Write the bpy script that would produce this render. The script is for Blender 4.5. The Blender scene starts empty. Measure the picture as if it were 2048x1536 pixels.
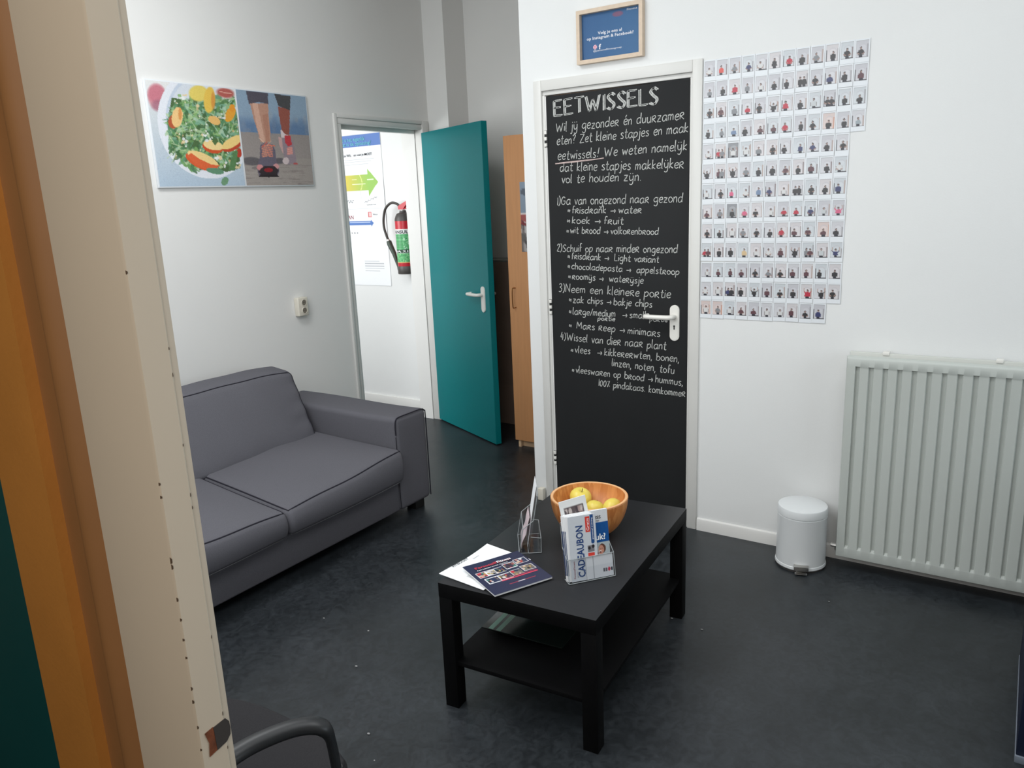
import bpy, bmesh, math, random
import numpy as np
from mathutils import Vector, Matrix, Euler
PI = math.pi
S = bpy.context.scene
COL = S.collection

# ------------------------------------------------------------------ camera
cam_d = bpy.data.cameras.new('camera'); cam = bpy.data.objects.new('camera', cam_d); COL.objects.link(cam)
cam_d.sensor_fit = 'HORIZONTAL'; cam_d.sensor_width = 36.0
cam_d.lens = 1548.21 / 2048 * 36.0
cam_d.clip_start = 0.02; cam_d.clip_end = 60
CR = Vector((0.54999138, -0.83413778, -0.04151687)); CU = Vector((0.21695971, 0.09469556, 0.97157667)); CF = Vector((0.80649734, 0.54336629, -0.23305603))
M = Matrix((CR, CU, -CF)).transposed().to_4x4(); M.translation = Vector((0, 0, 1.6444))
cam.matrix_world = M
S.camera = cam

# ------------------------------------------------------------------ world, lights, exposure
w = bpy.data.worlds.new('world'); S.world = w; w.use_nodes = True
w.node_tree.nodes['Background'].inputs[0].default_value = (0.62, 0.72, 0.85, 1)
w.node_tree.nodes['Background'].inputs[1].default_value = 0.3
S.view_settings.view_transform = 'Standard'; S.view_settings.look = 'None'
S.view_settings.exposure = -0.08; S.view_settings.gamma = 1.0; S.view_settings.use_curve_mapping = False

def area(name, loc, target, sx, sy, power, col):
    d = bpy.data.lights.new(name, 'AREA'); d.shape = 'RECTANGLE'; d.size = sx; d.size_y = sy; d.energy = power; d.color = col
    o = bpy.data.objects.new(name, d); COL.objects.link(o); o.location = loc
    o.rotation_euler = (Vector(target) - Vector(loc)).to_track_quat('-Z', 'Y').to_euler()
    return o
area('window_daylight', (0.62, 1.85, 2.15), (3.0, 1.85, 2.15), 1.9, 1.6, 33, (0.93, 0.97, 1.0))
area('ceiling_light', (1.7, 0.1, 3.2), (1.9, 0.1, 0), 1.4, 0.6, 22, (0.98, 0.99, 1.0))
area('ceiling_light', (1.5, 2.5, 3.2), (1.5, 2.7, 0), 1.4, 0.6, 36, (0.97, 0.985, 1.0))
area('side_window_daylight', (2.3, -2.0, 1.5), (2.2, 1.2, 0.7), 1.7, 1.3, 30, (0.80, 0.92, 1.0))
area('corridor_light', (2.75, 4.9, 1.9), (4.6, 4.4, 1.05), 1.4, 1.4, 47, (0.97, 0.99, 1.0))
area('hall_light', (-1.0, -0.15, 2.2), (0.45, 0.9, 1.5), 1.0, 1.0, 23, (1.0, 0.93, 0.84))

# ------------------------------------------------------------------ materials
def lin(c):
    c = np.asarray(c, float) / 255.0
    return np.where(c <= 0.04045, c / 12.92, ((c + 0.055) / 1.055) ** 2.4)
def mat(name, rgb, rough=0.6, metal=0.0, spec=0.5, var=0.0, vscale=6.0, bump=0.0, bscale=200.0, coat=0.0, stretch=None, var2=None):
    m = bpy.data.materials.new(name); m.use_nodes = True; nt = m.node_tree; b = nt.nodes['Principled BSDF']
    c = tuple(lin(rgb)) + (1,)
    b.inputs['Base Color'].default_value = c; b.inputs['Roughness'].default_value = rough
    b.inputs['Metallic'].default_value = metal; b.inputs['Specular IOR Level'].default_value = spec
    b.inputs['Coat Weight'].default_value = coat
    tc = nt.nodes.new('ShaderNodeTexCoord'); mp = nt.nodes.new('ShaderNodeMapping'); nt.links.new(tc.outputs['Object'], mp.inputs[0])
    if stretch: mp.inputs['Scale'].default_value = stretch
    n = nt.nodes.new('ShaderNodeTexNoise'); n.inputs['Scale'].default_value = vscale; n.inputs['Detail'].default_value = 6
    nt.links.new(mp.outputs[0], n.inputs['Vector'])
    r = nt.nodes.new('ShaderNodeValToRGB'); k = var
    dark = tuple(max(0, x * (1 - k)) for x in c[:3]) + (1,); lite = tuple(min(1, x * (1 + k)) for x in c[:3]) + (1,)
    if var2 is not None: lite = tuple(lin(var2)) + (1,)
    r.color_ramp.elements[0].position = 0.3; r.color_ramp.elements[1].position = 0.7
    r.color_ramp.elements[0].color = dark; r.color_ramp.elements[1].color = lite
    nt.links.new(n.outputs['Fac'], r.inputs[0]); nt.links.new(r.outputs[0], b.inputs['Base Color'])
    if bump:
        n2 = nt.nodes.new('ShaderNodeTexNoise'); n2.inputs['Scale'].default_value = bscale; n2.inputs['Detail'].default_value = 4
        bp = nt.nodes.new('ShaderNodeBump'); bp.inputs['Strength'].default_value = bump; bp.inputs['Distance'].default_value = 0.002
        nt.links.new(mp.outputs[0], n2.inputs['Vector']); nt.links.new(n2.outputs['Fac'], bp.inputs['Height']); nt.links.new(bp.outputs[0], b.inputs['Normal'])
    return m
def print_mat(name, rough=0.5, spec=0.4):
    m = bpy.data.materials.new(name); m.use_nodes = True; nt = m.node_tree; b = nt.nodes['Principled BSDF']
    a = nt.nodes.new('ShaderNodeAttribute'); a.attribute_name = 'Col'; nt.links.new(a.outputs['Color'], b.inputs['Base Color'])
    b.inputs['Roughness'].default_value = rough; b.inputs['Specular IOR Level'].default_value = spec
    return m
def clear_mat(name, tint=(0.93, 0.95, 0.96), refl=0.10):
    m = bpy.data.materials.new(name); m.use_nodes = True; nt = m.node_tree
    for n in list(nt.nodes):
        if n.type == 'BSDF_PRINCIPLED': nt.nodes.remove(n)
    out = [n for n in nt.nodes if n.type == 'OUTPUT_MATERIAL'][0]
    t = nt.nodes.new('ShaderNodeBsdfTransparent'); t.inputs[0].default_value = tint + (1,)
    g = nt.nodes.new('ShaderNodeBsdfGlossy'); g.inputs['Roughness'].default_value = 0.05
    f = nt.nodes.new('ShaderNodeLayerWeight'); f.inputs['Blend'].default_value = 0.25
    pw = nt.nodes.new('ShaderNodeMath'); pw.operation = 'POWER'; pw.inputs[1].default_value = 3.0; nt.links.new(f.outputs['Facing'], pw.inputs[0])
    ad = nt.nodes.new('ShaderNodeMath'); ad.operation = 'MULTIPLY_ADD'; ad.inputs[1].default_value = 0.45; ad.inputs[2].default_value = refl
    mx = nt.nodes.new('ShaderNodeMixShader')
    nt.links.new(pw.outputs[0], ad.inputs[0]); nt.links.new(ad.outputs[0], mx.inputs[0]); nt.links.new(t.outputs[0], mx.inputs[1]); nt.links.new(g.outputs[0], mx.inputs[2]); nt.links.new(mx.outputs[0], out.inputs[0])
    return m

wall_m = mat('wall_paint', (226, 227, 226), 0.75, var=0.015, vscale=1.3, bump=0.12, bscale=160)
wall_l = mat('wall_paint_left', (227, 226, 223), 0.8, var=0.015, vscale=1.3, bump=0.12, bscale=160)
ceil_m = mat('ceiling_paint', (228, 228, 225), 0.9, var=0.01)
white_gloss = mat('white_lacquer', (226, 225, 222), 0.35, var=0.012, vscale=3)
white_steel = mat('white_steel', (214, 213, 209), 0.4, var=0.02, vscale=3)
cream_m = mat('cream_lacquer', (206, 194, 176), 0.6, var=0.02, vscale=3)
cream_dark = mat('cream_lacquer_front', (194, 174, 154), 0.6, var=0.02, vscale=3)
ochre_m = mat('ochre_paint', (196, 133, 62), 0.55, var=0.05, vscale=8, bump=0.2, bscale=120)
ochre_shaded = mat('ochre_shaded_paint', (150, 106, 64), 0.6, var=0.05, vscale=8)  # ochre with the shade of the recess put into its colour
teal_m = mat('teal_lacquer', (0, 118, 122), 0.32, spec=0.32, var=0.03, vscale=2)
teal_edge = mat('teal_edge_lacquer', (0, 84, 88), 0.4, var=0.03, vscale=2)
teal_dark = mat('dark_teal_paint', (6, 78, 80), 0.5, var=0.06, vscale=3)
plastic_w = mat('white_plastic', (228, 226, 220), 0.3, var=0.01)
plastic_cream = mat('cream_plastic', (216, 210, 196), 0.35, var=0.01)
dark_hole = mat('dark_recess', (38, 36, 34), 0.7)
chalkboard = mat('chalkboard_black', (40, 41, 42), 0.6, spec=0.12, var=0.12, vscale=2.2, stretch=(1, 1, 0.6))
chalk_m = mat('chalk', (186, 187, 184), 0.95, spec=0.1, var=0.22, vscale=90)
chalk_red = mat('chalk_reddish', (190, 170, 166), 0.95, spec=0.1, var=0.2, vscale=60)
black_rub = mat('black_hinge', (28, 28, 28), 0.5)
fabric = mat('grey_sofa_fabric', (98, 97, 103), 0.95, spec=0.15, var=0.10, vscale=420, bump=0.5, bscale=700)
piping = mat('dark_piping', (46, 45, 52), 0.9, spec=0.1, var=0.05)
piping_l = mat('pale_seam_thread', (120, 120, 122), 0.9, spec=0.1, var=0.05)
black_wood = mat('black_veneer_shaded', (12, 12, 13), 0.6, spec=0.08, var=0.12, vscale=30, stretch=(1, 8, 1))  # table sides, legs and shelf: their shade is painted in as a deeper black
table_top = mat('black_table_top_lit', (31, 32, 35), 0.45, spec=0.35, var=0.08, vscale=30, stretch=(1, 8, 1))  # lit copy of the table black, lighter where light falls from above
beech = mat('beech_veneer', (196, 142, 96), 0.45, var=0.05, vscale=7, stretch=(9, 9, 0.6), bump=0.05, bscale=60)
beech_pale = mat('pale_beech', (206, 176, 142), 0.5, var=0.05, vscale=7, stretch=(9, 9, 1))
frame_wood = mat('pale_frame_wood', (206, 186, 164), 0.5, var=0.05, vscale=9, stretch=(1, 6, 6))
rad_m = mat('radiator_enamel', (186, 191, 186), 0.38, var=0.012, vscale=2)
rad_back = mat('radiator_back_enamel', (200, 202, 196), 0.4, var=0.01)
chrome = mat('brushed_metal', (190, 188, 184), 0.28, metal=1.0, var=0.05)
brass = mat('bronze_wire', (150, 104, 60), 0.35, metal=0.9, var=0.05)
bin_m = mat('white_bin_enamel', (222, 225, 226), 0.28, var=0.01)
brown_m = mat('brown_board', (150, 128, 116), 0.5, var=0.08, vscale=5)
red_m = mat('red_enamel', (186, 28, 44), 0.3, var=0.03)
ext_dark = mat('dark_grey_plastic', (66, 62, 60), 0.45, var=0.05)
hose_m = mat('hose_rubber', (60, 56, 52), 0.55, var=0.05)
paper = mat('white_paper', (232, 233, 235), 0.55, var=0.01)
card_white = mat('photo_card', (222, 226, 230), 0.4, var=0.01)
navy_m = mat('navy_cover', (40, 44, 74), 0.3, var=0.05)
navy_furn = mat('navy_furniture', (14, 26, 52), 0.5, var=0.1)
chair_fab = mat('dark_grey_upholstery', (46, 45, 47), 0.9, spec=0.2, var=0.12, vscale=300, bump=0.3, bscale=500)
chair_blk = mat('black_armrest_plastic', (30, 32, 35), 0.42, spec=0.5, var=0.05)
acryl = clear_mat('clear_acrylic', (0.975, 0.98, 0.985), 0.035)
acryl_edge = mat('acrylic_edge', (150, 156, 158), 0.25, var=0.04)
glass = clear_mat('picture_glass', (0.985, 0.985, 0.99), 0.02)
film = clear_mat('plastic_film', (0.96, 0.96, 0.96), 0.04)
pr_matte = print_mat('printed_paper', 0.55, 0.35)
pr_gloss = print_mat('printed_gloss', 0.3, 0.45)
ink_dark = mat('ink_dark', (44, 46, 56), 0.6); ink_white = mat('ink_white', (238, 240, 242), 0.6); ink_red = mat('ink_red', (196, 50, 62), 0.6)
ink_navy = mat('ink_navy', (30, 62, 116), 0.5); ink_aqua = mat('ink_aqua', (110, 190, 205), 0.6); ink_grey = mat('ink_grey', (120, 122, 128), 0.6)
ink_blue = mat('ink_blue', (84, 120, 185), 0.6); ink_maroon = mat('ink_maroon', (140, 40, 56), 0.6)
rust = mat('splintered_wood', (120, 66, 40), 0.8, var=0.4, vscale=60, bump=0.8, bscale=90)
chip_m = mat('bare_wood_chip', (84, 66, 50), 0.8)
apple_m = mat('yellow_apple_skin', (214, 196, 84), 0.35, spec=0.5, var=0.0, vscale=9, var2=(228, 206, 96))
stem_m = mat('apple_stem', (88, 66, 36), 0.8)
pear_m = mat('russet_blush', (206, 136, 60), 0.5, var=0.1, vscale=30)
crumb_m = mat('pale_crumb', (150, 150, 150), 0.9)
def bamboo():
    m = mat('bamboo', (196, 128, 70), 0.38, var=0.10, vscale=5, stretch=(1, 1, 1))
    nt = m.node_tree; b = nt.nodes['Principled BSDF']
    tc = nt.nodes.new('ShaderNodeTexCoord'); sp = nt.nodes.new('ShaderNodeSeparateXYZ'); nt.links.new(tc.outputs['Object'], sp.inputs[0])
    at = nt.nodes.new('ShaderNodeMath'); at.operation = 'ARCTAN2'; nt.links.new(sp.outputs[0], at.inputs[0]); nt.links.new(sp.outputs[1], at.inputs[1])
    cb = nt.nodes.new('ShaderNodeCombineXYZ')
    m1 = nt.nodes.new('ShaderNodeMath'); m1.operation = 'MULTIPLY'; m1.inputs[1].default_value = 9.0; nt.links.new(at.outputs[0], m1.inputs[0])
    m2 = nt.nodes.new('ShaderNodeMath'); m2.operation = 'MULTIPLY'; m2.inputs[1].default_value = 22.0; nt.links.new(sp.outputs[2], m2.inputs[0])
    nt.links.new(m1.outputs[0], cb.inputs[0]); nt.links.new(m2.outputs[0], cb.inputs[1])
    vo = nt.nodes.new('ShaderNodeTexVoronoi'); vo.inputs['Scale'].default_value = 1.0; nt.links.new(cb.outputs[0], vo.inputs['Vector'])
    r = nt.nodes.new('ShaderNodeValToRGB'); r.color_ramp.elements[0].color = tuple(lin((184, 112, 58))) + (1,); r.color_ramp.elements[1].color = tuple(lin((214, 146, 86))) + (1,)
    sc = nt.nodes.new('ShaderNodeSeparateXYZ'); nt.links.new(vo.outputs['Color'], sc.inputs[0]); nt.links.new(sc.outputs[0], r.inputs[0]); nt.links.new(r.outputs[0], b.inputs['Base Color'])
    return m
bamboo_m = bamboo(); bamboo_rim = mat('bamboo_rim', (230, 180, 130), 0.4, var=0.04, vscale=20)
def floor_material():
    m = mat('dark_linoleum', (33, 37, 40), 0.40, spec=0.5, var=0.0, vscale=3.2, bump=0.10, bscale=60, var2=(47, 51, 55))
    nt = m.node_tree; b = nt.nodes['Principled BSDF']; r = [n for n in nt.nodes if n.type == 'VALTORGB'][0]
    tc = nt.nodes.new('ShaderNodeTexCoord')
    n = nt.nodes.new('ShaderNodeTexNoise'); n.inputs['Scale'].default_value = 26; n.inputs['Detail'].default_value = 8; n.inputs['Distortion'].default_value = 1.5; nt.links.new(tc.outputs['Object'], n.inputs['Vector'])
    r2 = nt.nodes.new('ShaderNodeValToRGB'); r2.color_ramp.elements[0].position = 0.35; r2.color_ramp.elements[1].position = 0.75
    r2.color_ramp.elements[0].color = (0.70, 0.70, 0.71, 1); r2.color_ramp.elements[1].color = (1.42, 1.42, 1.42, 1)
    mx = nt.nodes.new('ShaderNodeMix'); mx.data_type = 'RGBA'; mx.blend_type = 'MULTIPLY'; mx.inputs[0].default_value = 1.0
    nt.links.new(n.outputs['Fac'], r2.inputs[0]); nt.links.new(r.outputs[0], mx.inputs[6]); nt.links.new(r2.outputs[0], mx.inputs[7]); nt.links.new(mx.outputs[2], b.inputs['Base Color'])
    rr = nt.nodes.new('ShaderNodeMapRange'); rr.inputs[3].default_value = 0.30; rr.inputs[4].default_value = 0.50
    nt.links.new(n.outputs['Fac'], rr.inputs[0]); nt.links.new(rr.outputs[0], b.inputs['Roughness'])
    return m
floor_m = floor_material()

# ------------------------------------------------------------------ builders
def Wm(o):
    if o is None: return Matrix.Identity(4)
    return Wm(o.parent) @ Matrix.LocRotScale(o.location, o.rotation_euler, o.scale)
def tag(o, label=None, cat=None, group=None, kind=None):
    if label: o['label'] = label
    if cat: o['category'] = cat
    if group: o['group'] = group
    if kind: o['kind'] = kind
    return o
def thing(name, label, cat, loc=(0, 0, 0), rz=0.0, group=None, kind=None):
    o = bpy.data.objects.new(name, None); COL.objects.link(o); o.location = loc; o.rotation_euler = (0, 0, rz); o.empty_display_size = 0.05
    return tag(o, label, cat, group, kind)
def obj(name, bm, m, parent=None, world=False, smooth=True):
    """one mesh object from a bmesh; with world=True the shape is given in room coordinates"""
    bmesh.ops.recalc_face_normals(bm, faces=bm.faces)
    if world and parent is not None: bm.transform(Wm(parent).inverted())
    me = bpy.data.meshes.new(name); bm.to_mesh(me); bm.free()
    for x in (m if isinstance(m, (list, tuple)) else [m]): me.materials.append(x)
    if smooth:
        me.shade_smooth()
        try: me.set_sharp_from_angle(angle=math.radians(35))
        except Exception: pass
    o = bpy.data.objects.new(name, me); COL.objects.link(o)
    if parent is not None: o.parent = parent
    return o
def B(): return bmesh.new()
def box(bm, x0, x1, y0, y1, z0, z1, bev=0.0, seg=2, mi=0):
    r = bmesh.ops.create_cube(bm, size=1.0); vs = r['verts']
    for v in vs: v.co = Vector(((x0 + x1) / 2 + v.co.x * (x1 - x0), (y0 + y1) / 2 + v.co.y * (y1 - y0), (z0 + z1) / 2 + v.co.z * (z1 - z0)))
    fs = set(f for v in vs for f in v.link_faces)
    for f in fs: f.material_index = mi
    if bev > 0:
        es = list(set(e for v in vs for e in v.link_edges))
        bmesh.ops.bevel(bm, geom=es, offset=bev, segments=seg, affect='EDGES', profile=0.5)
    return bm
def prism(bm, pts, z0, z1, mi=0):
    """pts: xy outline; extruded between z0 and z1"""
    a = [bm.verts.new((p[0], p[1], z0)) for p in pts]; b = [bm.verts.new((p[0], p[1], z1)) for p in pts]
    n = len(pts); fs = [bm.faces.new(a[::-1]), bm.faces.new(b)]
    for i in range(n): fs.append(bm.faces.new((a[i], a[(i + 1) % n], b[(i + 1) % n], b[i])))
    for f in fs: f.material_index = mi
    return bm
def extr(bm, pts3, off, mi=0):
    """planar outline pts3 extruded by vector off"""
    off = Vector(off); a = [bm.verts.new(p) for p in pts3]; b = [bm.verts.new(Vector(p) + off) for p in pts3]; n = len(a)
    fs = [bm.faces.new(a[::-1]), bm.faces.new(b)]
    for i in range(n): fs.append(bm.faces.new((a[i], a[(i + 1) % n], b[(i + 1) % n], b[i])))
    for f in fs: f.material_index = mi
    return bm
def lathe(bm, prof, c=(0, 0, 0), n=48, mi=0, close=True):
    rings = []
    for r, z in prof:
        if r < 1e-6: rings.append([bm.verts.new((c[0], c[1], c[2] + z))])
        else: rings.append([bm.verts.new((c[0] + r * math.cos(2 * PI * i / n), c[1] + r * math.sin(2 * PI * i / n), c[2] + z)) for i in range(n)])
    for a, b in zip(rings[:-1], rings[1:]):
        for i in range(n):
            j = (i + 1) % n
            q = [a[i % len(a)], a[j % len(a)], b[j % len(b)], b[i % len(b)]]
            u = []
            for v in q:
                if v not in u: u.append(v)
            if len(u) >= 3:
                try: f = bm.faces.new(u); f.material_index = mi
                except ValueError: pass
    return bm
def catmull(P, k=6, closed=False):
    P = [Vector(p) for p in P]; n = len(P); out = []
    rng = range(n if closed else n - 1)
    for i in rng:
        p0 = P[(i - 1) % n] if (closed or i > 0) else P[0]; p1 = P[i]; p2 = P[(i + 1) % n]; p3 = P[(i + 2) % n] if (closed or i + 2 < n) else P[-1]
        for t in range(k):
            s = t / k
            out.append(0.5 * ((2 * p1) + (-p0 + p2) * s + (2 * p0 - 5 * p1 + 4 * p2 - p3) * s * s + (-p0 + 3 * p1 - 3 * p2 + p3) * s ** 3))
    if not closed: out.append(P[-1])
    return out
def tube(bm, path, r, n=10, closed=False, mi=0, flat=1.0, cap=True):
    """sweep a circle (radius r or list) along path"""
    P = [Vector(p) for p in path]; m = len(P); R = r if isinstance(r, (list, tuple)) else [r] * m
    rings = []; up = None
    for i in range(m):
        a = P[(i - 1) % m] if (closed or i > 0) else P[i]; b = P[(i + 1) % m] if (closed or i < m - 1) else P[i]
        t = (b - a).normalized() if (b - a).length > 1e-9 else Vector((0, 0, 1))
        if up is None: up = t.orthogonal().normalized() if abs(t.z) > 0.9 else Vector((0, 0, 1))
        s = t.cross(up); s = s.normalized() if s.length > 1e-6 else t.orthogonal().normalized(); u2 = s.cross(t).normalized(); up = u2
        rings.append([bm.verts.new(P[i] + s * math.cos(2 * PI * k / n) * R[i] + u2 * math.sin(2 * PI * k / n) * R[i] * flat) for k in range(n)])
    for i in range(m if closed else m - 1):
        a = rings[i]; b = rings[(i + 1) % m]
        for k in range(n):
            f = bm.faces.new((a[k], a[(k + 1) % n], b[(k + 1) % n], b[k])); f.material_index = mi
    if cap and not closed:
        bm.faces.new(rings[0][::-1]).material_index = mi; bm.faces.new(rings[-1]).material_index = mi
    return bm
def rbox_point(p, h, r):
    """p in [-1,1]^3 on the cube surface -> point of a rounded box with half sizes h and radius r"""
    q = Vector((p[0] * h[0], p[1] * h[1], p[2] * h[2])); inner = Vector([max(-(h[i] - r), min(h[i] - r, q[i])) for i in range(3)])
    d = q - inner
    return inner + d.normalized() * r if d.length > 1e-9 else q
def rbox(bm, h, r, n=(12, 12, 6), deform=None):
    def ticks(k, hh):
        e = r / hh; a = [-1, -1 + e * 0.15, -1 + e * 0.4, -1 + e * 0.7]; mid = [-1 + e + (2 - 2 * e) * i / k for i in range(k + 1)]
        return a + mid + [-x for x in a[::-1]]
    T = [ticks(n[i], h[i]) for i in range(3)]; cache = {}
    def V(p):
        k = tuple(round(x, 6) for x in p)
        if k not in cache:
            c = rbox_point(p, h, r); c = deform(Vector(p), c) if deform else c; cache[k] = bm.verts.new(c)
        return cache[k]
    for ax in range(3):
        u, v = (ax + 1) % 3, (ax + 2) % 3
        for s in (-1, 1):
            for i in range(len(T[u]) - 1):
                for j in range(len(T[v]) - 1):
                    q = []
                    for a, b in ((i, j), (i + 1, j), (i + 1, j + 1), (i, j + 1)):
                        p = [0, 0, 0]; p[ax] = s; p[u] = T[u][a]; p[v] = T[v][b]; q.append(V(p))
                    if s < 0: q = q[::-1]
                    if len(set(q)) == 4: bm.faces.new(q)
    return bm
# ---- flat print: a grid whose vertices carry the printed colours
def raster(name, cv, fn, m, parent=None, world=False):
    """cv: HxWx3 sRGB 0..255, row 0 = top; fn(u,v) -> point, v=0 top"""
    H, W_ = cv.shape[:2]; vs = []
    for j in range(H):
        for i in range(W_): vs.append(fn(i / (W_ - 1), j / (H - 1)))
    fs = [(j * W_ + i, (j + 1) * W_ + i, (j + 1) * W_ + i + 1, j * W_ + i + 1) for j in range(H - 1) for i in range(W_ - 1)]
    if world and parent is not None:
        inv = Wm(parent).inverted(); vs = [inv @ Vector(v) for v in vs]
    me = bpy.data.meshes.new(name); me.from_pydata([tuple(v) for v in vs], [], fs)
    a = me.color_attributes.new('Col', 'FLOAT_COLOR', 'POINT'); c = np.ones((H * W_, 4)); c[:, :3] = lin(np.clip(cv, 0, 255)).reshape(-1, 3)
    a.data.foreach_set('color', c.ravel()); me.materials.append(m); me.update()
    o = bpy.data.objects.new(name, me); COL.objects.link(o)
    if parent is not None: o.parent = parent
    return o
def text(s, m, parent, origin, udir, vdir, size, width=None, world=False, bold=0.0, name='lettering', align='LEFT', fn=None, italic=0.0):
    c = bpy.data.curves.new(name, 'FONT'); c.body = s; c.size = 1.0; c.offset = bold; c.shear = italic; c.resolution_u = 2; c.fill_mode = 'FRONT'
    t = bpy.data.objects.new(name, c); COL.objects.link(t); dg = bpy.context.evaluated_depsgraph_get(); me = bpy.data.meshes.new_from_object(t.evaluated_get(dg))
    COL.objects.unlink(t); bpy.data.objects.remove(t); bpy.data.curves.remove(c)
    xs = [v.co.x for v in me.vertices] or [0]; x0, x1 = min(xs), max(xs); sx = size if width is None else width / max(1e-6, x1 - x0)
    ox = {'LEFT': x0, 'CENTER': (x0 + x1) / 2, 'RIGHT': x1}[align]
    o3, u, v = Vector(origin), Vector(udir).normalized(), Vector(vdir).normalized(); inv = Wm(parent).inverted() if world else None
    for q in me.vertices:
        a, b = (q.co.x - ox) * sx, q.co.y * size
        p = fn(a, b) if fn else o3 + u * a + v * b
        q.co = inv @ p if inv else p
    me.name = name; me.materials.clear(); me.materials.append(m); o = bpy.data.objects.new(name, me); COL.objects.link(o); o.parent = parent
    return o
# ---- canvas painting helpers (X, Y are coordinate arrays)
class Canvas:
    def __init__(s, w_, h_, x0, x1, y0, y1, base=(220, 220, 220), xy=None, seed=1):
        s.rs = np.random.RandomState(seed)
        u, v = np.meshgrid(np.linspace(0, 1, w_), np.linspace(0, 1, h_)); s.u, s.v = u, v
        if xy: s.X, s.Y = xy(u, v)
        else: s.X = x0 + (x1 - x0) * u; s.Y = y0 + (y1 - y0) * v
        s.c = np.zeros((h_, w_, 3)) + np.array(base, float)
    def put(s, mask, col, a=1.0):
        k = (mask.astype(float) * a)[..., None]; s.c = s.c * (1 - k) + np.array(col, float) * k
    def ell(s, cx, cy, rx, ry, col, ang=0.0, a=1.0, soft=0.0):
        t = math.radians(ang); dx, dy = s.X - cx, s.Y - cy; p = (dx * math.cos(t) + dy * math.sin(t)) / rx; q = (-dx * math.sin(t) + dy * math.cos(t)) / ry
        d = np.sqrt(p * p + q * q); m = (d < 1) if soft <= 0 else np.clip((1 - d) / soft + 0.5, 0, 1); s.put(m, col, a)
    def poly(s, P, col, a=1.0):
        ins = np.zeros(s.X.shape, bool); n = len(P)
        for i in range(n):
            x0, y0 = P[i]; x1, y1 = P[(i + 1) % n]
            if y0 == y1: continue
            c = ((s.Y < y0) != (s.Y < y1)) & (s.X < (x1 - x0) * (s.Y - y0) / (y1 - y0) + x0); ins ^= c
        s.put(ins, col, a)
    def rect(s, x0, x1, y0, y1, col, a=1.0): s.put((s.X >= x0) & (s.X <= x1) & (s.Y >= y0) & (s.Y <= y1), col, a)
    def line(s, x0, y0, x1, y1, wd, col, a=1.0):
        dx, dy = x1 - x0, y1 - y0; L = dx * dx + dy * dy; t = np.clip(((s.X - x0) * dx + (s.Y - y0) * dy) / L, 0, 1)
        s.put(np.hypot(s.X - x0 - t * dx, s.Y - y0 - t * dy) < wd / 2, col, a)
    def noise(s, amp): s.c += s.rs.randn(*s.c.shape[:2])[..., None] * amp

# ================================================================== THE SETTING
XB, YA, CEIL = 3.474, 3.70, 3.25
def struct(name, bm, m, label, cat, parent=None): return tag(obj(name, bm, m, parent), label, cat, kind='structure')
b = B(); box(b, -1.6, 5.0, -2.1, 6.6, -0.1, 0.0); struct('floor', b, floor_m, 'dark grey marbled linoleum floor of the waiting room', 'floor')
b = B(); box(b, -1.6, 5.0, -2.1, 6.6, CEIL, CEIL + 0.1); struct('ceiling', b, ceil_m, 'white ceiling above the waiting room, out of view', 'ceiling')
b = B()
box(b, 0.50, 3.645, YA, 3.82, 0, CEIL); box(b, 3.645, 4.50, YA, 3.82, 2.175, CEIL); box(b, 4.50, 4.62, YA, 3.80, 0, CEIL); box(b, 4.472, 4.62, 3.765, 3.888, 0, CEIL)
struct('wall_left', b, wall_l, 'pale grey wall behind the sofa with the two-part picture and the open doorway', 'wall')
b = B()
box(b, XB, XB + 0.12, 2.10, 2.208, 0, CEIL); box(b, XB, XB + 0.12, 1.30, 2.10, 2.16, CEIL); box(b, XB, XB + 0.12, -2.1, 1.30, 0, CEIL)
struct('wall_right', b, wall_m, 'white wall with the chalkboard door, the instant photos and the radiator', 'wall')
b = B(); box(b, 4.80, 4.92, 1.6, 3.60, 0, CEIL); box(b, 4.56, 4.92, 3.516, YA + 0.02, 0, CEIL); box(b, XB + 0.12, 4.92, 1.5, 1.62, 0, CEIL)
struct('wall_back', b, wall_l, 'grey shaded wall and corner column of the recess behind the teal door', 'wall')
b = B(); box(b, 2.4, 4.7, 6.5, 6.6, 0, CEIL); box(b, 2.3, 2.42, 3.8, 6.5, 0, CEIL); struct('wall_corridor_far', b, wall_m, 'white far walls of the next room, out of view', 'wall')
b = B(); box(b, 4.58, 4.70, 3.889, 6.5, 0, CEIL)
struct('wall_corridor', b, wall_m, 'bright white wall of the next room seen through the open doorway', 'wall')
b = B()
box(b, 0.462, 0.50, 0.86, 3.82, 0, CEIL); box(b, 0.462, 0.50, -2.1, -0.14, 0, CEIL); box(b, 0.462, 0.50, -0.14, 0.86, 2.25, CEIL)
struct('wall_near', b, wall_m, 'white wall around the near doorway, seen only from inside', 'wall')
b = B(); box(b, -1.6, 5.0, -2.2, -2.1, 0, CEIL); box(b, -1.7, -1.6, -2.1, 3.82, 0, CEIL); box(b, -1.6, 0.4, 3.2, 3.3, 0, CEIL)
struct('wall_hall', b, mat('hall_paint', (150, 130, 105), 0.8), 'warm painted walls of the hall behind the camera', 'wall')

# baseboards
b = B(); pr = [(XB, 0), (XB - 0.013, 0), (XB - 0.013, 0.048), (XB - 0.010, 0.058), (XB - 0.004, 0.062), (XB, 0.062)]
extr(b, [(x, -2.0, z) for x, z in pr], (0, 3.262, 0))
struct('baseboard_right', b, white_gloss, 'low white baseboard along the wall beside the white bin', 'baseboard')
b = B(); box(b, 4.565, 4.58, 3.885, 6.4, 0, 0.105, 0.004); struct('baseboard_corridor', b, white_gloss, 'white baseboard beyond the open doorway', 'baseboard')
b = B(); box(b, 0.52, 3.62, YA - 0.013, YA, 0, 0.062, 0.004); struct('baseboard_left', b, white_gloss, 'low white baseboard hidden behind the grey sofa', 'baseboard')

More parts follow.
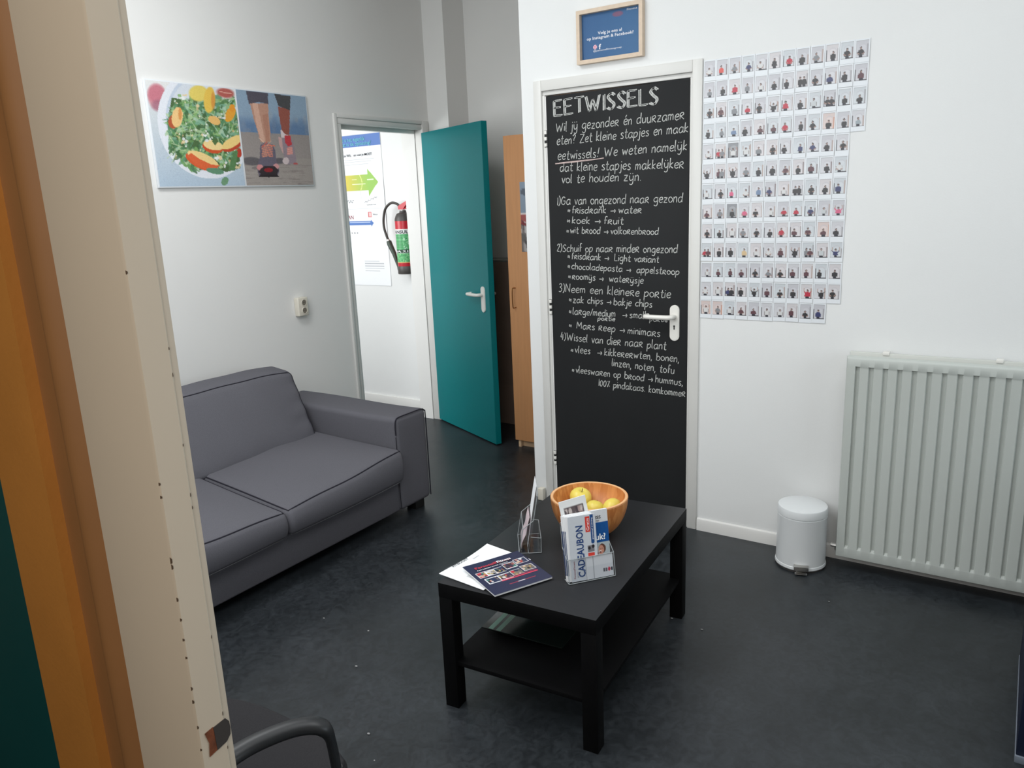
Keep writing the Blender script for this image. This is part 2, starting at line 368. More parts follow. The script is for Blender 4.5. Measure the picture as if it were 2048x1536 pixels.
# ---- door_1: chalkboard door
d1 = thing('door_1', 'black chalkboard door written over with chalk in a white frame', 'door', (XB, 1.70, 0), kind='structure')
b = B()
FX = XB - 0.012
box(b, FX, XB + 0.09, 2.088, 2.132, 0, 2.200, 0.003); box(b, FX, XB + 0.09, 1.266, 1.312, 0, 2.200, 0.003); box(b, FX + 0.0004, XB + 0.09, 1.3121, 2.0879, 2.1505, 2.1996, 0.002)
box(b, XB - 0.002, XB + 0.088, 2.074, 2.0878, 0, 2.1295, 0.002); box(b, XB - 0.002, XB + 0.088, 1.3122, 1.324, 0, 2.1295, 0.002); box(b, XB + 0.004, XB + 0.088, 1.3122, 2.0878, 2.130, 2.1503, 0.002)
obj('door_frame', b, white_steel, d1, True)
b = B(); box(b, XB, XB + 0.04, 1.326, 2.0665, 0.012, 2.124, 0.0015); obj('leaf', b, chalkboard, d1, True)
b = B(); box(b, XB - 0.0012, XB + 0.038, 2.0668, 2.073, 0.012, 2.124); obj('leaf_edge', b, white_gloss, d1, True)
for z in (1.925, 1.083, 0.252):
    b = B()
    box(b, XB - 0.003, XB + 0.002, 2.062, 2.0805, z - 0.040, z + 0.040, mi=1)
    for k in range(3): box(b, XB - 0.011, XB - 0.001, 2.0645, 2.0785, z + (k - 1) * 0.0295 - 0.0082, z + (k - 1) * 0.0295 + 0.0082, 0.0015, 2, mi=0)
    for f in b.faces: f.material_index = 0 if f.calc_center_median().x < XB - 0.0031 else 1
    obj('hinge', b, [plastic_w, black_rub], d1, True)
def lever(parent, loc, nrm, along, zc, world=True, L=0.135, keyhole=True, plate_h=0.172):
    """loc: point on the door face at the spindle; nrm: outward; along: lever direction"""
    n = Vector(nrm).normalized(); a = Vector(along).normalized(); z = Vector((0, 0, 1)); c = Vector(loc)
    # backplate, stadium shaped
    r = 0.0235; top = 0.055 - r; bot = -(plate_h - 0.055) + r; pts = []
    for k in range(13): t = PI * k / 12; pts.append((r * math.cos(t), top + r * math.sin(t)))
    for k in range(13): t = PI + PI * k / 12; pts.append((r * math.cos(t), bot + r * math.sin(t)))
    bm = B(); pp = [c + a * x + z * y for x, y in pts]; extr(bm, pp, n * 0.007)
    q = [c + n * 0.007 + a * x * 0.82 + z * ((y - (top + bot) / 2) * 0.96 + (top + bot) / 2) for x, y in pts]; extr(bm, q, n * 0.002)
    plate = obj('back_plate', bm, plastic_w, parent, world)
    bm = B(); path = catmull([c + n * 0.006, c + n * 0.03, c + n * 0.044 + a * 0.006, c + n * 0.052 + a * 0.022, c + n * 0.054 + a * 0.06, c + n * 0.054 + a * (L - 0.02), c + n * 0.048 + a * (L - 0.003), c + n * 0.032 + a * L, c + n * 0.018 + a * (L - 0.006)], 6)
    tube(bm, path, 0.0115, 12)
    h = obj('lever', bm, plastic_w, parent, world)
    if keyhole:
        bm = B(); kc = c + z * -0.052 + n * 0.0095
        for k in range(1): pass
        extr(bm, [kc + a * x + z * y for x, y in [(-0.004, 0.010), (-0.0045, 0.004), (-0.0028, 0.001), (-0.003, -0.010), (0.003, -0.010), (0.0028, 0.001), (0.0045, 0.004), (0.004, 0.010)]], n * 0.0004)
        obj('keyhole', bm, dark_hole, parent, world)
lever(d1, (XB, 1.388, 1.065), (-1, 0, 0), (0, 1, 0), 0)

# chalk handwriting: stroke font
G = {
'a': (1.05, ".8,.85 .5,1 .12,.8 0,.35 .22,0 .6,.12 .8,.7|.82,1 .8,.3 .95,0"), 'b': (0.95, "0,1.8 0,0|0,.6 .3,1 .7,.8 .8,.4 .5,0 0,.1"),
'c': (0.9, ".75,.85 .45,1 .1,.75 .0,.35 .3,0 .75,.15"), 'd': (1.02, ".8,.8 .5,1 .1,.8 0,.4 .2,0 .6,.1 .8,.6|.82,1.8 .8,0"),
'e': (0.9, "0,.5 .7,.6 .65,.95 .35,1 .05,.7 .05,.25 .35,0 .75,.15"), 'f': (0.75, ".6,1.7 .35,1.8 .2,1.5 .2,0|0,.9 .55,.95"),
'g': (1.02, ".8,.8 .5,1 .1,.8 0,.4 .3,.1 .7,.3 .8,.9|.82,1 .8,-.4 .5,-.7 .1,-.5"), 'h': (0.92, "0,1.8 0,0|0,.6 .35,1 .65,.8 .7,0"),
'i': (0.32, "0,1 0,0|0,1.35 .02,1.48"), 'j': (0.5, ".2,1 .2,-.4 0,-.65 -.15,-.5|.2,1.35 .22,1.48"), 'k': (0.85, "0,1.8 0,0|.6,1 .05,.5 .65,0"),
'l': (0.42, "0,1.8 0,.2 .18,0"), 'm': (1.22, "0,1 0,0|0,.6 .25,1 .45,.8 .45,0|.45,.6 .75,1 .95,.8 1,0"), 'n': (0.88, "0,1 0,0|0,.6 .35,1 .6,.8 .65,0"),
'o': (0.95, ".4,1 .05,.8 0,.4 .3,0 .7,.15 .8,.6 .4,1"), 'p': (0.98, "0,1 0,-.7|0,.6 .35,1 .75,.8 .7,.3 .3,0 0,.2"),
'R': (0.95, "0,1 0,0|0,.95 .5,1.1 .65,.75 .1,.5|.1,.5 .8,-.05"), 's': (0.8, ".6,.9 .3,1 .05,.8 .3,.55 .6,.3 .4,.0 0,.1"), 't': (0.78, ".3,1.6 .25,.2 .5,0 .65,.1|0,1.05 .6,1.05"),
'u': (0.92, "0,1 .05,.2 .35,0 .65,.3|.7,1 .7,0"), 'v': (0.82, "0,1 .35,0|.35,0 .7,1"), 'w': (1.22, "0,1 .25,0|.25,0 .52,.8|.52,.8 .8,0|.8,0 1.05,1"),
'y': (1.02, "0,1 .1,.3 .4,.1 .7,.4|.76,1 .75,-.3 .45,-.65 .1,-.5|.15,1.3 .17,1.44|.6,1.3 .62,1.44"), 'z': (0.92, "0,1 .7,1|.7,1 0,0|0,0 .75,0|.15,.5 .55,.5"),
'E': (1.15, ".9,1.7 0,1.7|0,1.7 0,0|0,0 .95,0|0,.9 .75,.9"), 'T': (1.15, "0,1.7 1,1.7|.5,1.7 .5,0"), 'W': (1.8, "0,1.7 .4,0|.4,0 .8,1.3|.8,1.3 1.2,0|1.2,0 1.6,1.7"),
'I': (0.4, ".1,1.7 .1,0"), 'S': (1.05, ".85,1.5 .5,1.75 .1,1.4 .4,.95 .8,.5 .5,0 0,.2"), 'L': (0.95, "0,1.7 0,0|0,0 .8,0"), 'Z': (1.15, "0,1.6 1,1.6|1,1.6 0,0|0,0 1,0"),
'N': (1.15, "0,0 0,1.7|0,1.7 .9,0|.9,0 .9,1.7"), 'G': (1.2, ".9,1.4 .5,1.7 .05,1.1 .1,.3 .6,0 .95,.4 .9,.8|.5,.8 1,.8"), 'M': (1.4, "0,0 .1,1.7|.1,1.7 .6,.5|.6,.5 1.1,1.7|1.1,1.7 1.2,0"),
'1': (0.45, ".1,1.3 .2,1.7|.2,1.7 .2,0"), '2': (0.85, "0,1.3 .35,1.7 .65,1.3 .0,.1|0,.1 .7,.0"), '3': (0.85, "0,1.5 .4,1.7 .6,1.3 .2,.95|.2,.95 .65,.6 .4,.0 0,.1"), '4': (0.85, ".3,1.7 0,.6|0,.6 .75,.6|.55,1.2 .5,0"),
'0': (0.95, ".4,1.5 .05,1.0 .1,.2 .45,0 .75,.6 .7,1.2 .4,1.5"), '%': (1.0, ".1,1.4 .2,1.5 .25,1.35 .1,1.4|.7,1.6 .1,0|.6,.3 .7,.35 .72,.2 .6,.3"), ')': (0.55, "0,1.8 .3,1.2 .3,.4 0,-.2"),
'*': (1.05, ".1,.9 .6,.2|.1,.3 .6,.85|.0,.55 .7,.55"), ',': (0.42, ".1,.1 .0,-.35"), '.': (0.4, ".05,.0 .12,.06"), '?': (0.85, "0,1.5 .35,1.8 .6,1.4 .3,.9 .3,.5|.3,.1 .3,.0"), '!': (0.7, ".35,1.8 .2,.6|.15,.2 .12,.05"),
'>': (1.7, "0,.5 1.2,.55|.85,.95 1.2,.55|1.2,.55 .9,.1"), '/': (0.7, ".6,1.7 0,-.1"), 'é': (0.9, "0,.5 .7,.6 .65,.95 .35,1 .05,.7 .05,.25 .35,0 .75,.15|.3,1.3 .55,1.7"), ' ': (0.72, "")}
rnd = random.Random(4)
def ribbon(bm, pts, wd, x):
    P = [Vector((0, p[0], p[1])) for p in pts]
    prev = None; n = len(P)
    for i in range(n):
        t = (P[min(n - 1, i + 1)] - P[max(0, i - 1)]); t = t.normalized() if t.length > 1e-9 else Vector((0, 1, 0)); s = Vector((0, -t.z, t.y)) * wd / 2 * (0.8 + 0.4 * rnd.random())
        a = bm.verts.new((x, P[i].y + s.y, P[i].z + s.z)); c = bm.verts.new((x, P[i].y - s.y, P[i].z - s.z))
        if prev: bm.faces.new((prev[0], a, c, prev[1]))
        prev = (a, c)
def chalk_line(s, y0, z0, y1, z1, xh, wd=0.0036, double=False, m=None):
    total = sum(G[c][0] for c in s) - 0.15; L = abs(y1 - y0); sx = L / total; cur = 0.0; bm = B()
    for ch in s:
        adv, st = G[ch]; jz = (rnd.random() - 0.5) * 0.12 * xh; js = 0.93 + 0.14 * rnd.random()
        for seg in (st.split('|') if st else []):
            pts = [tuple(float(v) for v in q.split(',')) for q in seg.split()]
            pts = [(px + 0.10 * py, py * js) for px, py in pts] if not double else pts
            if len(pts) > 2: pts = [(p.x, p.y) for p in catmull([(p[0], p[1], 0) for p in pts], 4)]
            for off in ((-0.10, 0.10) if double else (0,)):
                out = []
                for px, py in pts:
                    t = (cur + px * 0.88) / total; o2 = off
                    out.append((y0 + (y1 - y0) * t - o2 * sx * 0.8, z0 + (z1 - z0) * t + py * xh + jz + o2 * xh * 0.35 + (rnd.random() - 0.5) * 0.02 * xh))
                ribbon(bm, out, wd, XB - 0.0007)
        cur += adv
    return obj('chalk_line', bm, m or chalk_m, d1, True, smooth=False)
CH = [('Wil jy gezondeR én duuRzameR', 2.015, 1.954, 1.35, 1.957, 0.0245), ('eten? Zet kleine stapjes en maak', 2.011, 1.892, 1.331, 1.9, 0.0245),
('eetwissels! We weten namelyk', 2.008, 1.819, 1.335, 1.824, 0.0255), ('dat kleine stapjes makkelykeR', 1.997, 1.764, 1.35, 1.746, 0.025), ('vol te houden zyn.', 1.989, 1.708, 1.559, 1.7, 0.025),
('1)Ga van ongezond naaR gezond', 2.021, 1.602, 1.354, 1.596, 0.024), ('*fRisdRank >wateR', 1.961, 1.56, 1.557, 1.55, 0.0195), ('*koek >fRuit', 1.966, 1.511, 1.652, 1.501, 0.0195), ('*wit bRood >volkoRenbRood', 1.97, 1.462, 1.472, 1.449, 0.019),
('2)Schuif op naaR mindeR ongezond', 2.027, 1.37, 1.377, 1.365, 0.0215), ('*fRisdRank > Light vaRiant', 1.967, 1.333, 1.469, 1.318, 0.0185), ('*chocoladepasta > appelstRoop', 1.968, 1.283, 1.367, 1.262, 0.0185), ('*Roomys > wateRysje', 1.966, 1.232, 1.549, 1.217, 0.019),
('3)Neem een kleineRe poRtie', 2.023, 1.164, 1.409, 1.152, 0.024), ('*zak chips >bakje chips', 1.965, 1.111, 1.504, 1.104, 0.02), ('*laRge/medium  >small', 1.967, 1.05, 1.536, 1.046, 0.02), ('poRtie', 1.8, 1.026, 1.703, 1.026, 0.0125), ('poRtie', 1.517, 1.036, 1.424, 1.036, 0.0145),
('* MaRs Reep >minimaRs', 1.969, 0.979, 1.462, 0.962, 0.0205), ('4)Wissel van dieR naaR plant', 2.02, 0.911, 1.43, 0.9, 0.0235), ('*vlees  >kikkeReRwten, bonen,', 1.962, 0.848, 1.363, 0.844, 0.022), ('linzen, noten, tofu', 1.723, 0.796, 1.388, 0.784, 0.022),
('*vleeswaRen op bRood >hummus,', 1.958, 0.742, 1.343, 0.729, 0.021), ('100% pindakaas. komkommeR', 1.803, 0.684, 1.331, 0.675, 0.0205)]
chalk_line('EETWISSELS', 2.021, 2.031, 1.471, 2.036, 0.0405, 0.0062, True)
for c in CH: chalk_line(*c)
b = B(); ribbon(b, [(2.023, 1.803), (1.93, 1.805), (1.84, 1.808), (1.754, 1.814)], 0.005, XB - 0.0008); ribbon(b, [(2.0, 1.806), (1.84, 1.811), (1.77, 1.812)], 0.003, XB - 0.0009)
obj('chalk_line', b, chalk_red, d1, True, smooth=False)

# ---- door_2: teal door standing open, with its steel frame in the left wall
d2 = thing('door_2', 'teal door standing open into the room, white lever handle', 'door', (4.47, 3.70, 0), kind='structure')
b = B()
box(b, 3.625, 3.652, YA - 0.012, YA + 0.06, 0, 2.205, 0.005); box(b, 3.6522, 3.688, YA - 0.004, YA + 0.06, 0, 2.1455, 0.003)
box(b, 3.6524, 4.4745, YA - 0.0115, YA + 0.05, 2.180, 2.2045, 0.004); box(b, 3.6524, 4.4745, YA - 0.004, YA + 0.06, 2.146, 2.1798, 0.003); box(b, 3.6885, 4.4745, YA + 0.0605, YA + 0.10, 2.122, 2.15, 0.003)
box(b, 4.475, 4.545, YA - 0.012, YA + 0.06, 0, 2.205, 0.004); box(b, 3.6885, 3.70, YA + 0.0605, YA + 0.12, 0, 2.1215, 0.002)
obj('door_frame', b, white_steel, d2, True)
H0, F0 = Vector((4.470, 3.700)), Vector((4.127, 2.930)); dv = (F0 - H0).normalized(); pv = Vector((0.915, -0.40)).normalized() * 0.042
b = B(); P4 = [H0, F0, F0 + pv, H0 + pv]; prism(b, [tuple(p) for p in P4], 0.010, 2.122)
bmesh.ops.bevel(b, geom=list(b.edges), offset=0.0015, segments=2, affect='EDGES')
leaf2 = obj('leaf', b, teal_m, d2, True)
nf = Vector((-pv.x, -pv.y, 0)).normalized(); q = H0 + dv * ((F0 - H0).length - 0.075)
lever(d2, (q.x, q.y, 1.032), nf, Vector((-dv.x, -dv.y, 0)), 0, keyhole=False, plate_h=0.172)
b = B(); q2 = q + pv; n2 = -nf; c0 = Vector((q2.x, q2.y, 1.032)); tube(b, catmull([c0, c0 + n2 * 0.03, c0 + n2 * 0.05 + Vector((-dv.x, -dv.y, 0)) * 0.01, c0 + n2 * 0.052 + Vector((-dv.x, -dv.y, 0)) * 0.10], 5), 0.0098, 10); obj('lever', b, plastic_w, d2, True)
for z in (0.25, 1.05, 1.85):
    b = B(); tube(b, [(4.474, 3.690, z), (4.474, 3.690, z + 0.07)], 0.007, 8); obj('hinge', b, white_steel, d2, True)

# ---- near doorway the camera looks through
d3 = thing('door_3', 'cream painted door frame in the left foreground with chipped edges', 'door frame', (0.46, 0.80, 0), kind='structure')
b = B()
# profile in xy: strike face y=0.770, rounded room edge, front face towards the hall
prof = [(0.445, 0.908), (0.4455, 0.774), (0.4475, 0.7705), (0.480, 0.770), (0.4825, 0.7725), (0.486, 0.7725), (0.4915, 0.7745), (0.493, 0.780), (0.495, 0.905), (0.46, 0.908)]
prism(b, prof, 0, 2.25)
obj('jamb', b, cream_m, d3, True)
b = B(); prism(b, [(0.445, -0.155), (0.493, -0.155), (0.493, -0.10), (0.445, -0.095)], 0, 2.25); obj('jamb', b, cream_m, d3, True)
b = B(); box(b, 0.445, 0.495, -0.15, 0.905, 2.18, 2.25); obj('head', b, cream_m, d3, True)
b = B()
S1 = lambda x, z: (x, 0.7697, z)
extr(b, [S1(x, z) for x, z in [(0.4655, 1.0385), (0.4825, 1.0405), (0.4868, 1.034), (0.4876, 1.025), (0.4865, 1.016), (0.4805, 1.0095), (0.4665, 1.0065)]], (0, -0.0008, 0)); obj('strike_plate', b, ext_dark, d3, True)
b = B()
for k in range(4):
    t = 0.0; tube(b, [S1(0.4795 + 0.004 * (k % 2), 1.031 - k * 0.0045), S1(0.4835 - 0.003 * (k % 2), 1.028 - k * 0.0045)], 0.0006, 6)
tube(b, [S1(0.4775, 1.032), S1(0.4775, 1.014)], 0.0005, 6)
o = obj('strike_engraving', b, chrome, d3, True)
b = B(); extr(b, [S1(x, z) for x, z in [(0.4535, 1.0375), (0.4652, 1.0395), (0.4665, 1.0065), (0.4555, 1.004), (0.4575, 1.022)]], (0, -0.0004, 0)); obj('worn_mortice', b, rust, d3, True)
b = B()
rr = random.Random(8)
for z in [1.585, 1.355, 1.34, 1.262, 1.255, 1.215, 1.19, 1.165, 1.142, 1.10, 1.083, 1.048, 1.018]:
    h = rr.uniform(0.003, 0.008); x = 0.4462 + rr.uniform(-0.0002, 0.001)
    extr(b, [(x - 0.0007, 0.7715, z), (x + 0.0006, 0.7702, z + h * 0.2), (x + 0.0008, 0.7701, z + h * 0.7), (x - 0.0005, 0.7716, z + h)], (-0.0004, -0.0004, 0))
for z in [1.50, 1.47, 1.39, 1.33, 1.315, 1.15, 1.045, 0.998]:
    h = rr.uniform(0.002, 0.006); extr(b, [(0.4805, 0.7702, z), (0.4815, 0.7708, z + h * 0.3), (0.4812, 0.7706, z + h), (0.4806, 0.7702, z + h * 0.8)], (0, -0.0006, 0))
tag(obj('paint_chips', b, chip_m, d3, True), kind='stuff')
# ochre and teal paint beyond the frame, on the hall side
b = B(); prism(b, [(0.445, 1.03), (0.445, 1.158), (0.461, 1.158), (0.461, 1.03)], 0, 2.6); struct('trim_1', b, ochre_m, 'ochre painted board at the far left, next to the dark teal', 'trim')
b = B(); pts = [(0.458, 0.909), (0.458, 0.930)] + [(0.460 - 0.016 * math.sin(PI * k / 10), 0.930 + 0.050 * k / 10) for k in range(11)] + [(0.4605, 0.985), (0.4605, 1.03), (0.4615, 1.03), (0.4615, 0.909)]
prism(b, pts, 0, 2.6); struct('trim_2', b, ochre_shaded, 'ochre moulded trim, coloured brown for shade, between the cream frame and the ochre board', 'trim')
b = B(); prism(b, [(0.449, 1.158), (0.449, 2.4), (0.461, 2.4), (0.461, 1.158)], 0, 2.6); struct('trim_3', b, teal_dark, 'dark teal painted panel in the lower left corner', 'panel')

# ================================================================== FURNITURE AND THINGS
# ---- sofa
sf = thing('sofa', 'dark grey fabric two-seat sofa with wide block arms against the left wall', 'sofa', (2.08, 3.15, 0))
def fab(name, bm, m=fabric, world=True): return obj(name, bm, m, sf, world)
SX0, SX1, SYF, SYB = 1.06, 3.10, 2.66, 3.63
b = B(); box(b, 1.30, 2.86, 2.675, 3.60, 0.05, 0.24, 0.012, 3); fab('base', b)
b = B(); box(b, 1.312, 2.80, 3.46, 3.62, 0.2, 0.585, 0.04, 4); fab('back_frame', b)
def arm(x0, x1, name='armrest'):
    bm = B(); h = ((x1 - x0) / 2, (SYB - SYF) / 2, 0.257); c = Vector(((x0 + x1) / 2, (SYF + SYB) / 2, 0.307))
    def df(p, q):
        q = q.copy(); t = max(0, p.z); q.x += 0.006 * math.sin(q.y * 9 + q.z * 7) * (1 - abs(p.x)) ; q.z += 0.004 * math.sin(q.y * 6) * t
        return q + c
    rbox(bm, h, 0.028, (5, 14, 8), df); a = fab(name, bm)
    bm = B(); yb = SYF + 0.006; rz = 0.035; path = [(x0 + 0.004, yb, 0.10)] if False else []
    top = 0.558
    path = catmull([(x0 + 0.003, yb, 0.47), (x0 + 0.003, yb, top - 0.035), (x0 + 0.012, yb, top - 0.006), (x0 + 0.035, yb, top + 0.003), ((x0 + x1) / 2, yb, top + 0.004), (x1 - 0.035, yb, top + 0.003), (x1 - 0.010, yb, top - 0.010), (x1 - 0.002, yb, top - 0.035), (x1 - 0.001, yb, 0.30), (x1 - 0.001, yb, 0.06)], 5)
    tube(bm, path, 0.0032, 6); obj('piping', bm, piping, a, True)
    bm = B(); tube(bm, [(x0 + 0.003, yb, 0.06), (x0 + 0.003, yb + 0.001, 0.46)], 0.0018, 6); obj('seam', bm, piping, a, True)
arm(2.853, 3.102); arm(1.06, 1.31)
def seat_cushion(x0, x1, zf0, zf1, name='seat_cushion'):
    """zf0/zf1: front top height at x0 / x1"""
    w2 = (x1 - x0) / 2; hy = 0.355; yc = 2.625 + hy; h = (w2, hy, 0.085)
    def df(p, q):
        q = q.copy(); tx = (q.x / w2 + 1) / 2; front = (1 - (q.y / hy)) / 2
        zt = (zf0 + (zf1 - zf0) * tx) * front + 0.425 * (1 - front); zb = 0.222
        s = (q.z / 0.085 + 1) / 2; z = zb + (zt - zb) * s
        z += 0.018 * (1 - p.x ** 2) * (1 - p.y ** 2) * (1 if p.z > 0.2 else 0)
        z += 0.003 * math.sin(q.x * 14 + q.y * 5) * s
        y = q.y - 0.018 * math.sin(PI * s) * max(0, -p.y) - 0.010 * (1 - p.x ** 2) * max(0, -p.y)
        x = q.x + 0.008 * math.sin(PI * s) * p.x * 0.5
        return Vector(((x0 + x1) / 2 + x, yc + y, z))
    bm = B(); r = 0.030; rbox(bm, h, r, (16, 14, 4), df); cu = fab(name, bm)
    def edge(sgnz, rad, m):
        path = []
        def P(px, py):
            e = Vector((px, py, sgnz)); c = rbox_point((px, py, sgnz), h, r); c = df(e, c); return c
        k = 20
        pts = [P(-1, 1 - 2 * i / k) for i in range(k + 1)] + [P(-1 + 2 * i / k, -1) for i in range(1, k + 1)] + [P(1, -1 + 2 * i / k) for i in range(1, k + 1)]
        bm2 = B(); tube(bm2, pts, rad, 6); obj('piping', bm2, m, cu, True)
    edge(1, 0.0034, piping); edge(-1, 0.0030, piping_l)
seat_cushion(2.084, 2.850, 0.352, 0.408); seat_cushion(1.314, 2.078, 0.40, 0.347)
def back_cushion(x0, x1, name='back_cushion'):
    w2 = (x1 - x0) / 2; h = (w2, 0.100, 0.212); lean = math.radians(25)
    def df(p, q):
        q = q.copy(); t = (q.z / h[2] + 1) / 2
        q.y -= 0.030 * (1 - p.x ** 2) * (1 - abs(p.z) ** 3) * (1 if p.y < 0 else 0.2)
        q.x *= 1 + 0.004 * t ** 2
        q.z -= 0.012 * abs(p.x) ** 5 * t; q.z += 0.006 * (1 - p.x ** 2) * t
        q.y += 0.004 * math.sin(q.x * 23 + q.z * 11) * (1 - abs(p.x) ** 4) + 0.006 * math.exp(-((abs(p.x) - 0.9) / 0.12) ** 2) * math.sin(q.z * 60)
        if p.z > 0.8: q.y += 0.0
        y = q.y * (1 - 0.25 * t) + q.z * math.tan(lean) * 0.92 + 0.03 * (1 - t); z = q.z * 0.94 + 0.10 * q.y * t
        return Vector(((x0 + x1) / 2 + q.x, 3.355 + y, 0.586 + z))
    bm = B(); r = 0.035; rbox(bm, h, r, (18, 4, 14), df); cu = fab(name, bm)
    def P(px, pz):
        return df(Vector((px, -1, pz)), rbox_point((px, -1, pz), h, r))
    k = 24; pts = [P(-1, -1 + 2 * i / k) for i in range(k + 1)] + [P(-1 + 2 * i / k, 1) for i in range(1, k + 1)] + [P(1, 1 - 2 * i / k) for i in range(1, k + 1)]
    bm2 = B(); tube(bm2, pts, 0.0032, 6); obj('piping', bm2, piping, cu, True)
back_cushion(1.955, 2.812); back_cushion(1.33, 1.948)
for x in (1.09, 3.0):
    for y in (2.69, 3.55):
        b = B(); box(b, x, x + 0.07, y, y + 0.07, 0, 0.055, 0.003); fab('foot', b, black_rub)

# ---- coffee table (local: x = short side, y = long side)
TH = -1.4919047927556655; TL = (1.74306, 1.49589)
tb = thing('coffee_table', 'low black rectangular coffee table with a lower shelf', 'table', (TL[0], TL[1], 0), TH)
b = B(); box(b, 0, 0.55, 0, 0.90, 0.40, 0.45, 0.0012); [setattr(f, 'material_index', 0 if f.calc_center_median().z > 0.4495 else 1) for f in b.faces]; obj('tabletop', b, [table_top, black_wood], tb)  # top face gets the lit black, side faces the shaded one
for x in (0, 0.50):
    for y in (0, 0.85):
        b = B(); box(b, x + 0.0005, x + 0.0495, y + 0.0005, y + 0.0495, 0, 0.40, 0.001); obj('leg', b, black_wood, tb)
b = B(); box(b, 0.012, 0.538, 0.012, 0.888, 0.155, 0.17, 0.001); obj('shelf', b, black_wood, tb)
tex, tey = Vector((math.cos(TH), math.sin(TH), 0)), Vector((-math.sin(TH), math.cos(TH), 0))
def TP(s, l, z=0.45): return Vector((TL[0], TL[1], z)) + tex * s + tey * l
# folder on the shelf
q = TP(0.19, 0.36, 0.1705)
fo = thing('display_folder', 'dark glossy flat folder with two painted-on pale green reflections on the table shelf', 'folder', q, TH)
b = B(); box(b, -0.12, 0.14, -0.13, 0.22, 0, 0.022, 0.002); obj('pages', b, black_rub, fo)
b = B(); box(b, -0.155, 0.155, -0.17, 0.25, 0.022, 0.027, 0.001); obj('cover', b, mat('dark_green_gloss', (16, 22, 20), 0.18, spec=0.6), fo)
st_m = mat('pale_green_reflection', (96, 124, 112), 0.3, var=0.05)  # reflections on the glossy cover, painted as pale strips
for x in (-0.128, -0.098):
    b = B(); box(b, x, x + 0.018, -0.168, 0.248, 0.027, 0.0274); obj('reflection_stripe', b, st_m, fo)

# ---- magazines
def magazine(name, label, s, l, rot, w_, h_, t, z0, cv, curl):
    o = thing(name, label, 'magazine', TP(s, l, 0.45 + z0), TH + math.radians(rot))
    def zc(u, v): return curl(u, v)
    NX, NY = 12, 12
    def slab(za, zb, mm, nm, par, inset=0.0):
        bm = B(); V = {}
        for k, zz in ((0, za), (1, zb)):
            for i in range(NX + 1):
                for j in range(NY + 1):
                    u, v = i / NX, j / NY; V[k, i, j] = bm.verts.new((-w_ / 2 + inset + (w_ - 2 * inset) * u, -h_ / 2 + inset + (h_ - 2 * inset) * v, zz + zc(u, v)))
        for i in range(NX):
            for j in range(NY):
                bm.faces.new((V[1, i, j], V[1, i + 1, j], V[1, i + 1, j + 1], V[1, i, j + 1])); bm.faces.new((V[0, i, j], V[0, i, j + 1], V[0, i + 1, j + 1], V[0, i + 1, j]))
        for i in range(NX):
            bm.faces.new((V[0, i, 0], V[0, i + 1, 0], V[1, i + 1, 0], V[1, i, 0])); bm.faces.new((V[0, i, NY], V[1, i, NY], V[1, i + 1, NY], V[0, i + 1, NY]))
        for j in range(NY):
            bm.faces.new((V[0, 0, j], V[1, 0, j], V[1, 0, j + 1], V[0, 0, j + 1])); bm.faces.new((V[0, NX, j], V[0, NX, j + 1], V[1, NX, j + 1], V[1, NX, j]))
        return obj(nm, bm, mm, par, smooth=False)
    slab(0.0004, t - 0.0004, paper, 'pages', o, 0.0015)
    # cover print; canvas row 0 = far edge (v=1)
    cov = raster('cover', cv.c, lambda u, v: Vector((-w_ / 2 + w_ * u, -h_ / 2 + h_ * (1 - v), t + zc(u, 1 - v))), pr_gloss, o)
    return o, zc
# white magazine
cv = Canvas(90, 100, 0, 1, 0, 1, (240, 241, 242))
cv.ell(0.75, 0.52, 0.34, 0.13, (120, 120, 122), 5, 0.55, 0.8); cv.ell(0.9, 0.58, 0.25, 0.10, (70, 72, 76), 0, 0.6, 0.8); cv.rect(0.45, 1, 0.62, 0.85, (150, 150, 150), 0.4); cv.noise(2)
def curl1(u, v): return 0.016 * max(0, v - 0.55) ** 1.5 * (1 - 0.6 * u) * 2.2 + 0.001
mg, zc = magazine('magazine', 'white magazine with a curled corner lying under the navy booklet', 0.090, 0.150, -10, 0.195, 0.245, 0.003, 0.0005, cv, curl1)
text('FITBOOST', ink_dark, mg, (-0.085, -0.062, 0.0052), (0, 1, 0), (-1, 0, 0), 0.017, 0.075, bold=0.01)
text('magazine', ink_grey, mg, (-0.097, -0.09, 0.0052), (0, 1, 0), (-1, 0, 0), 0.007, 0.03)
text('lente  editie', ink_grey, mg, (-0.07, 0.02, 0.0062), (0, 1, 0), (-1, 0, 0), 0.008, 0.07)
# navy booklet
cv = Canvas(120, 120, 0, 1, 0, 1, (38, 42, 70), seed=5)
cols = [(60, 50, 70), (196, 190, 190), (190, 40, 60), (40, 50, 80), (200, 170, 150), (60, 120, 110), (150, 90, 80), (215, 215, 215), (30, 30, 36), (120, 110, 100), (170, 150, 90)]
def pics(cv, x0, x1, y0, y1, n, seed):
    rs = random.Random(seed); cv.rect(x0, x1, y0, y1, (225, 226, 230)); g = 0.010
    wd = (x1 - x0) / n
    for k in range(n):
        a, b2 = x0 + wd * k + g, x0 + wd * (k + 1) - g * 0.4; cv.rect(a, b2, y0 + g, y1 - g, rs.choice(cols))
        for _ in range(11):
            cx, cy = rs.uniform(a, b2), rs.uniform(y0 + g, y1 - g); r = rs.uniform(0.008, 0.028); mm = (np.hypot(cv.X - cx, (cv.Y - cy) * 0.8) < r) & (cv.X > a) & (cv.X < b2) & (cv.Y > y0 + g) & (cv.Y < y1 - g)
            cv.put(mm, rs.choice(cols))
pics(cv, 0.06, 0.52, 0.30, 0.47, 3, 1); pics(cv, 0.54, 0.74, 0.26, 0.43, 1, 2); pics(cv, 0.76, 0.97, 0.22, 0.38, 1, 3)
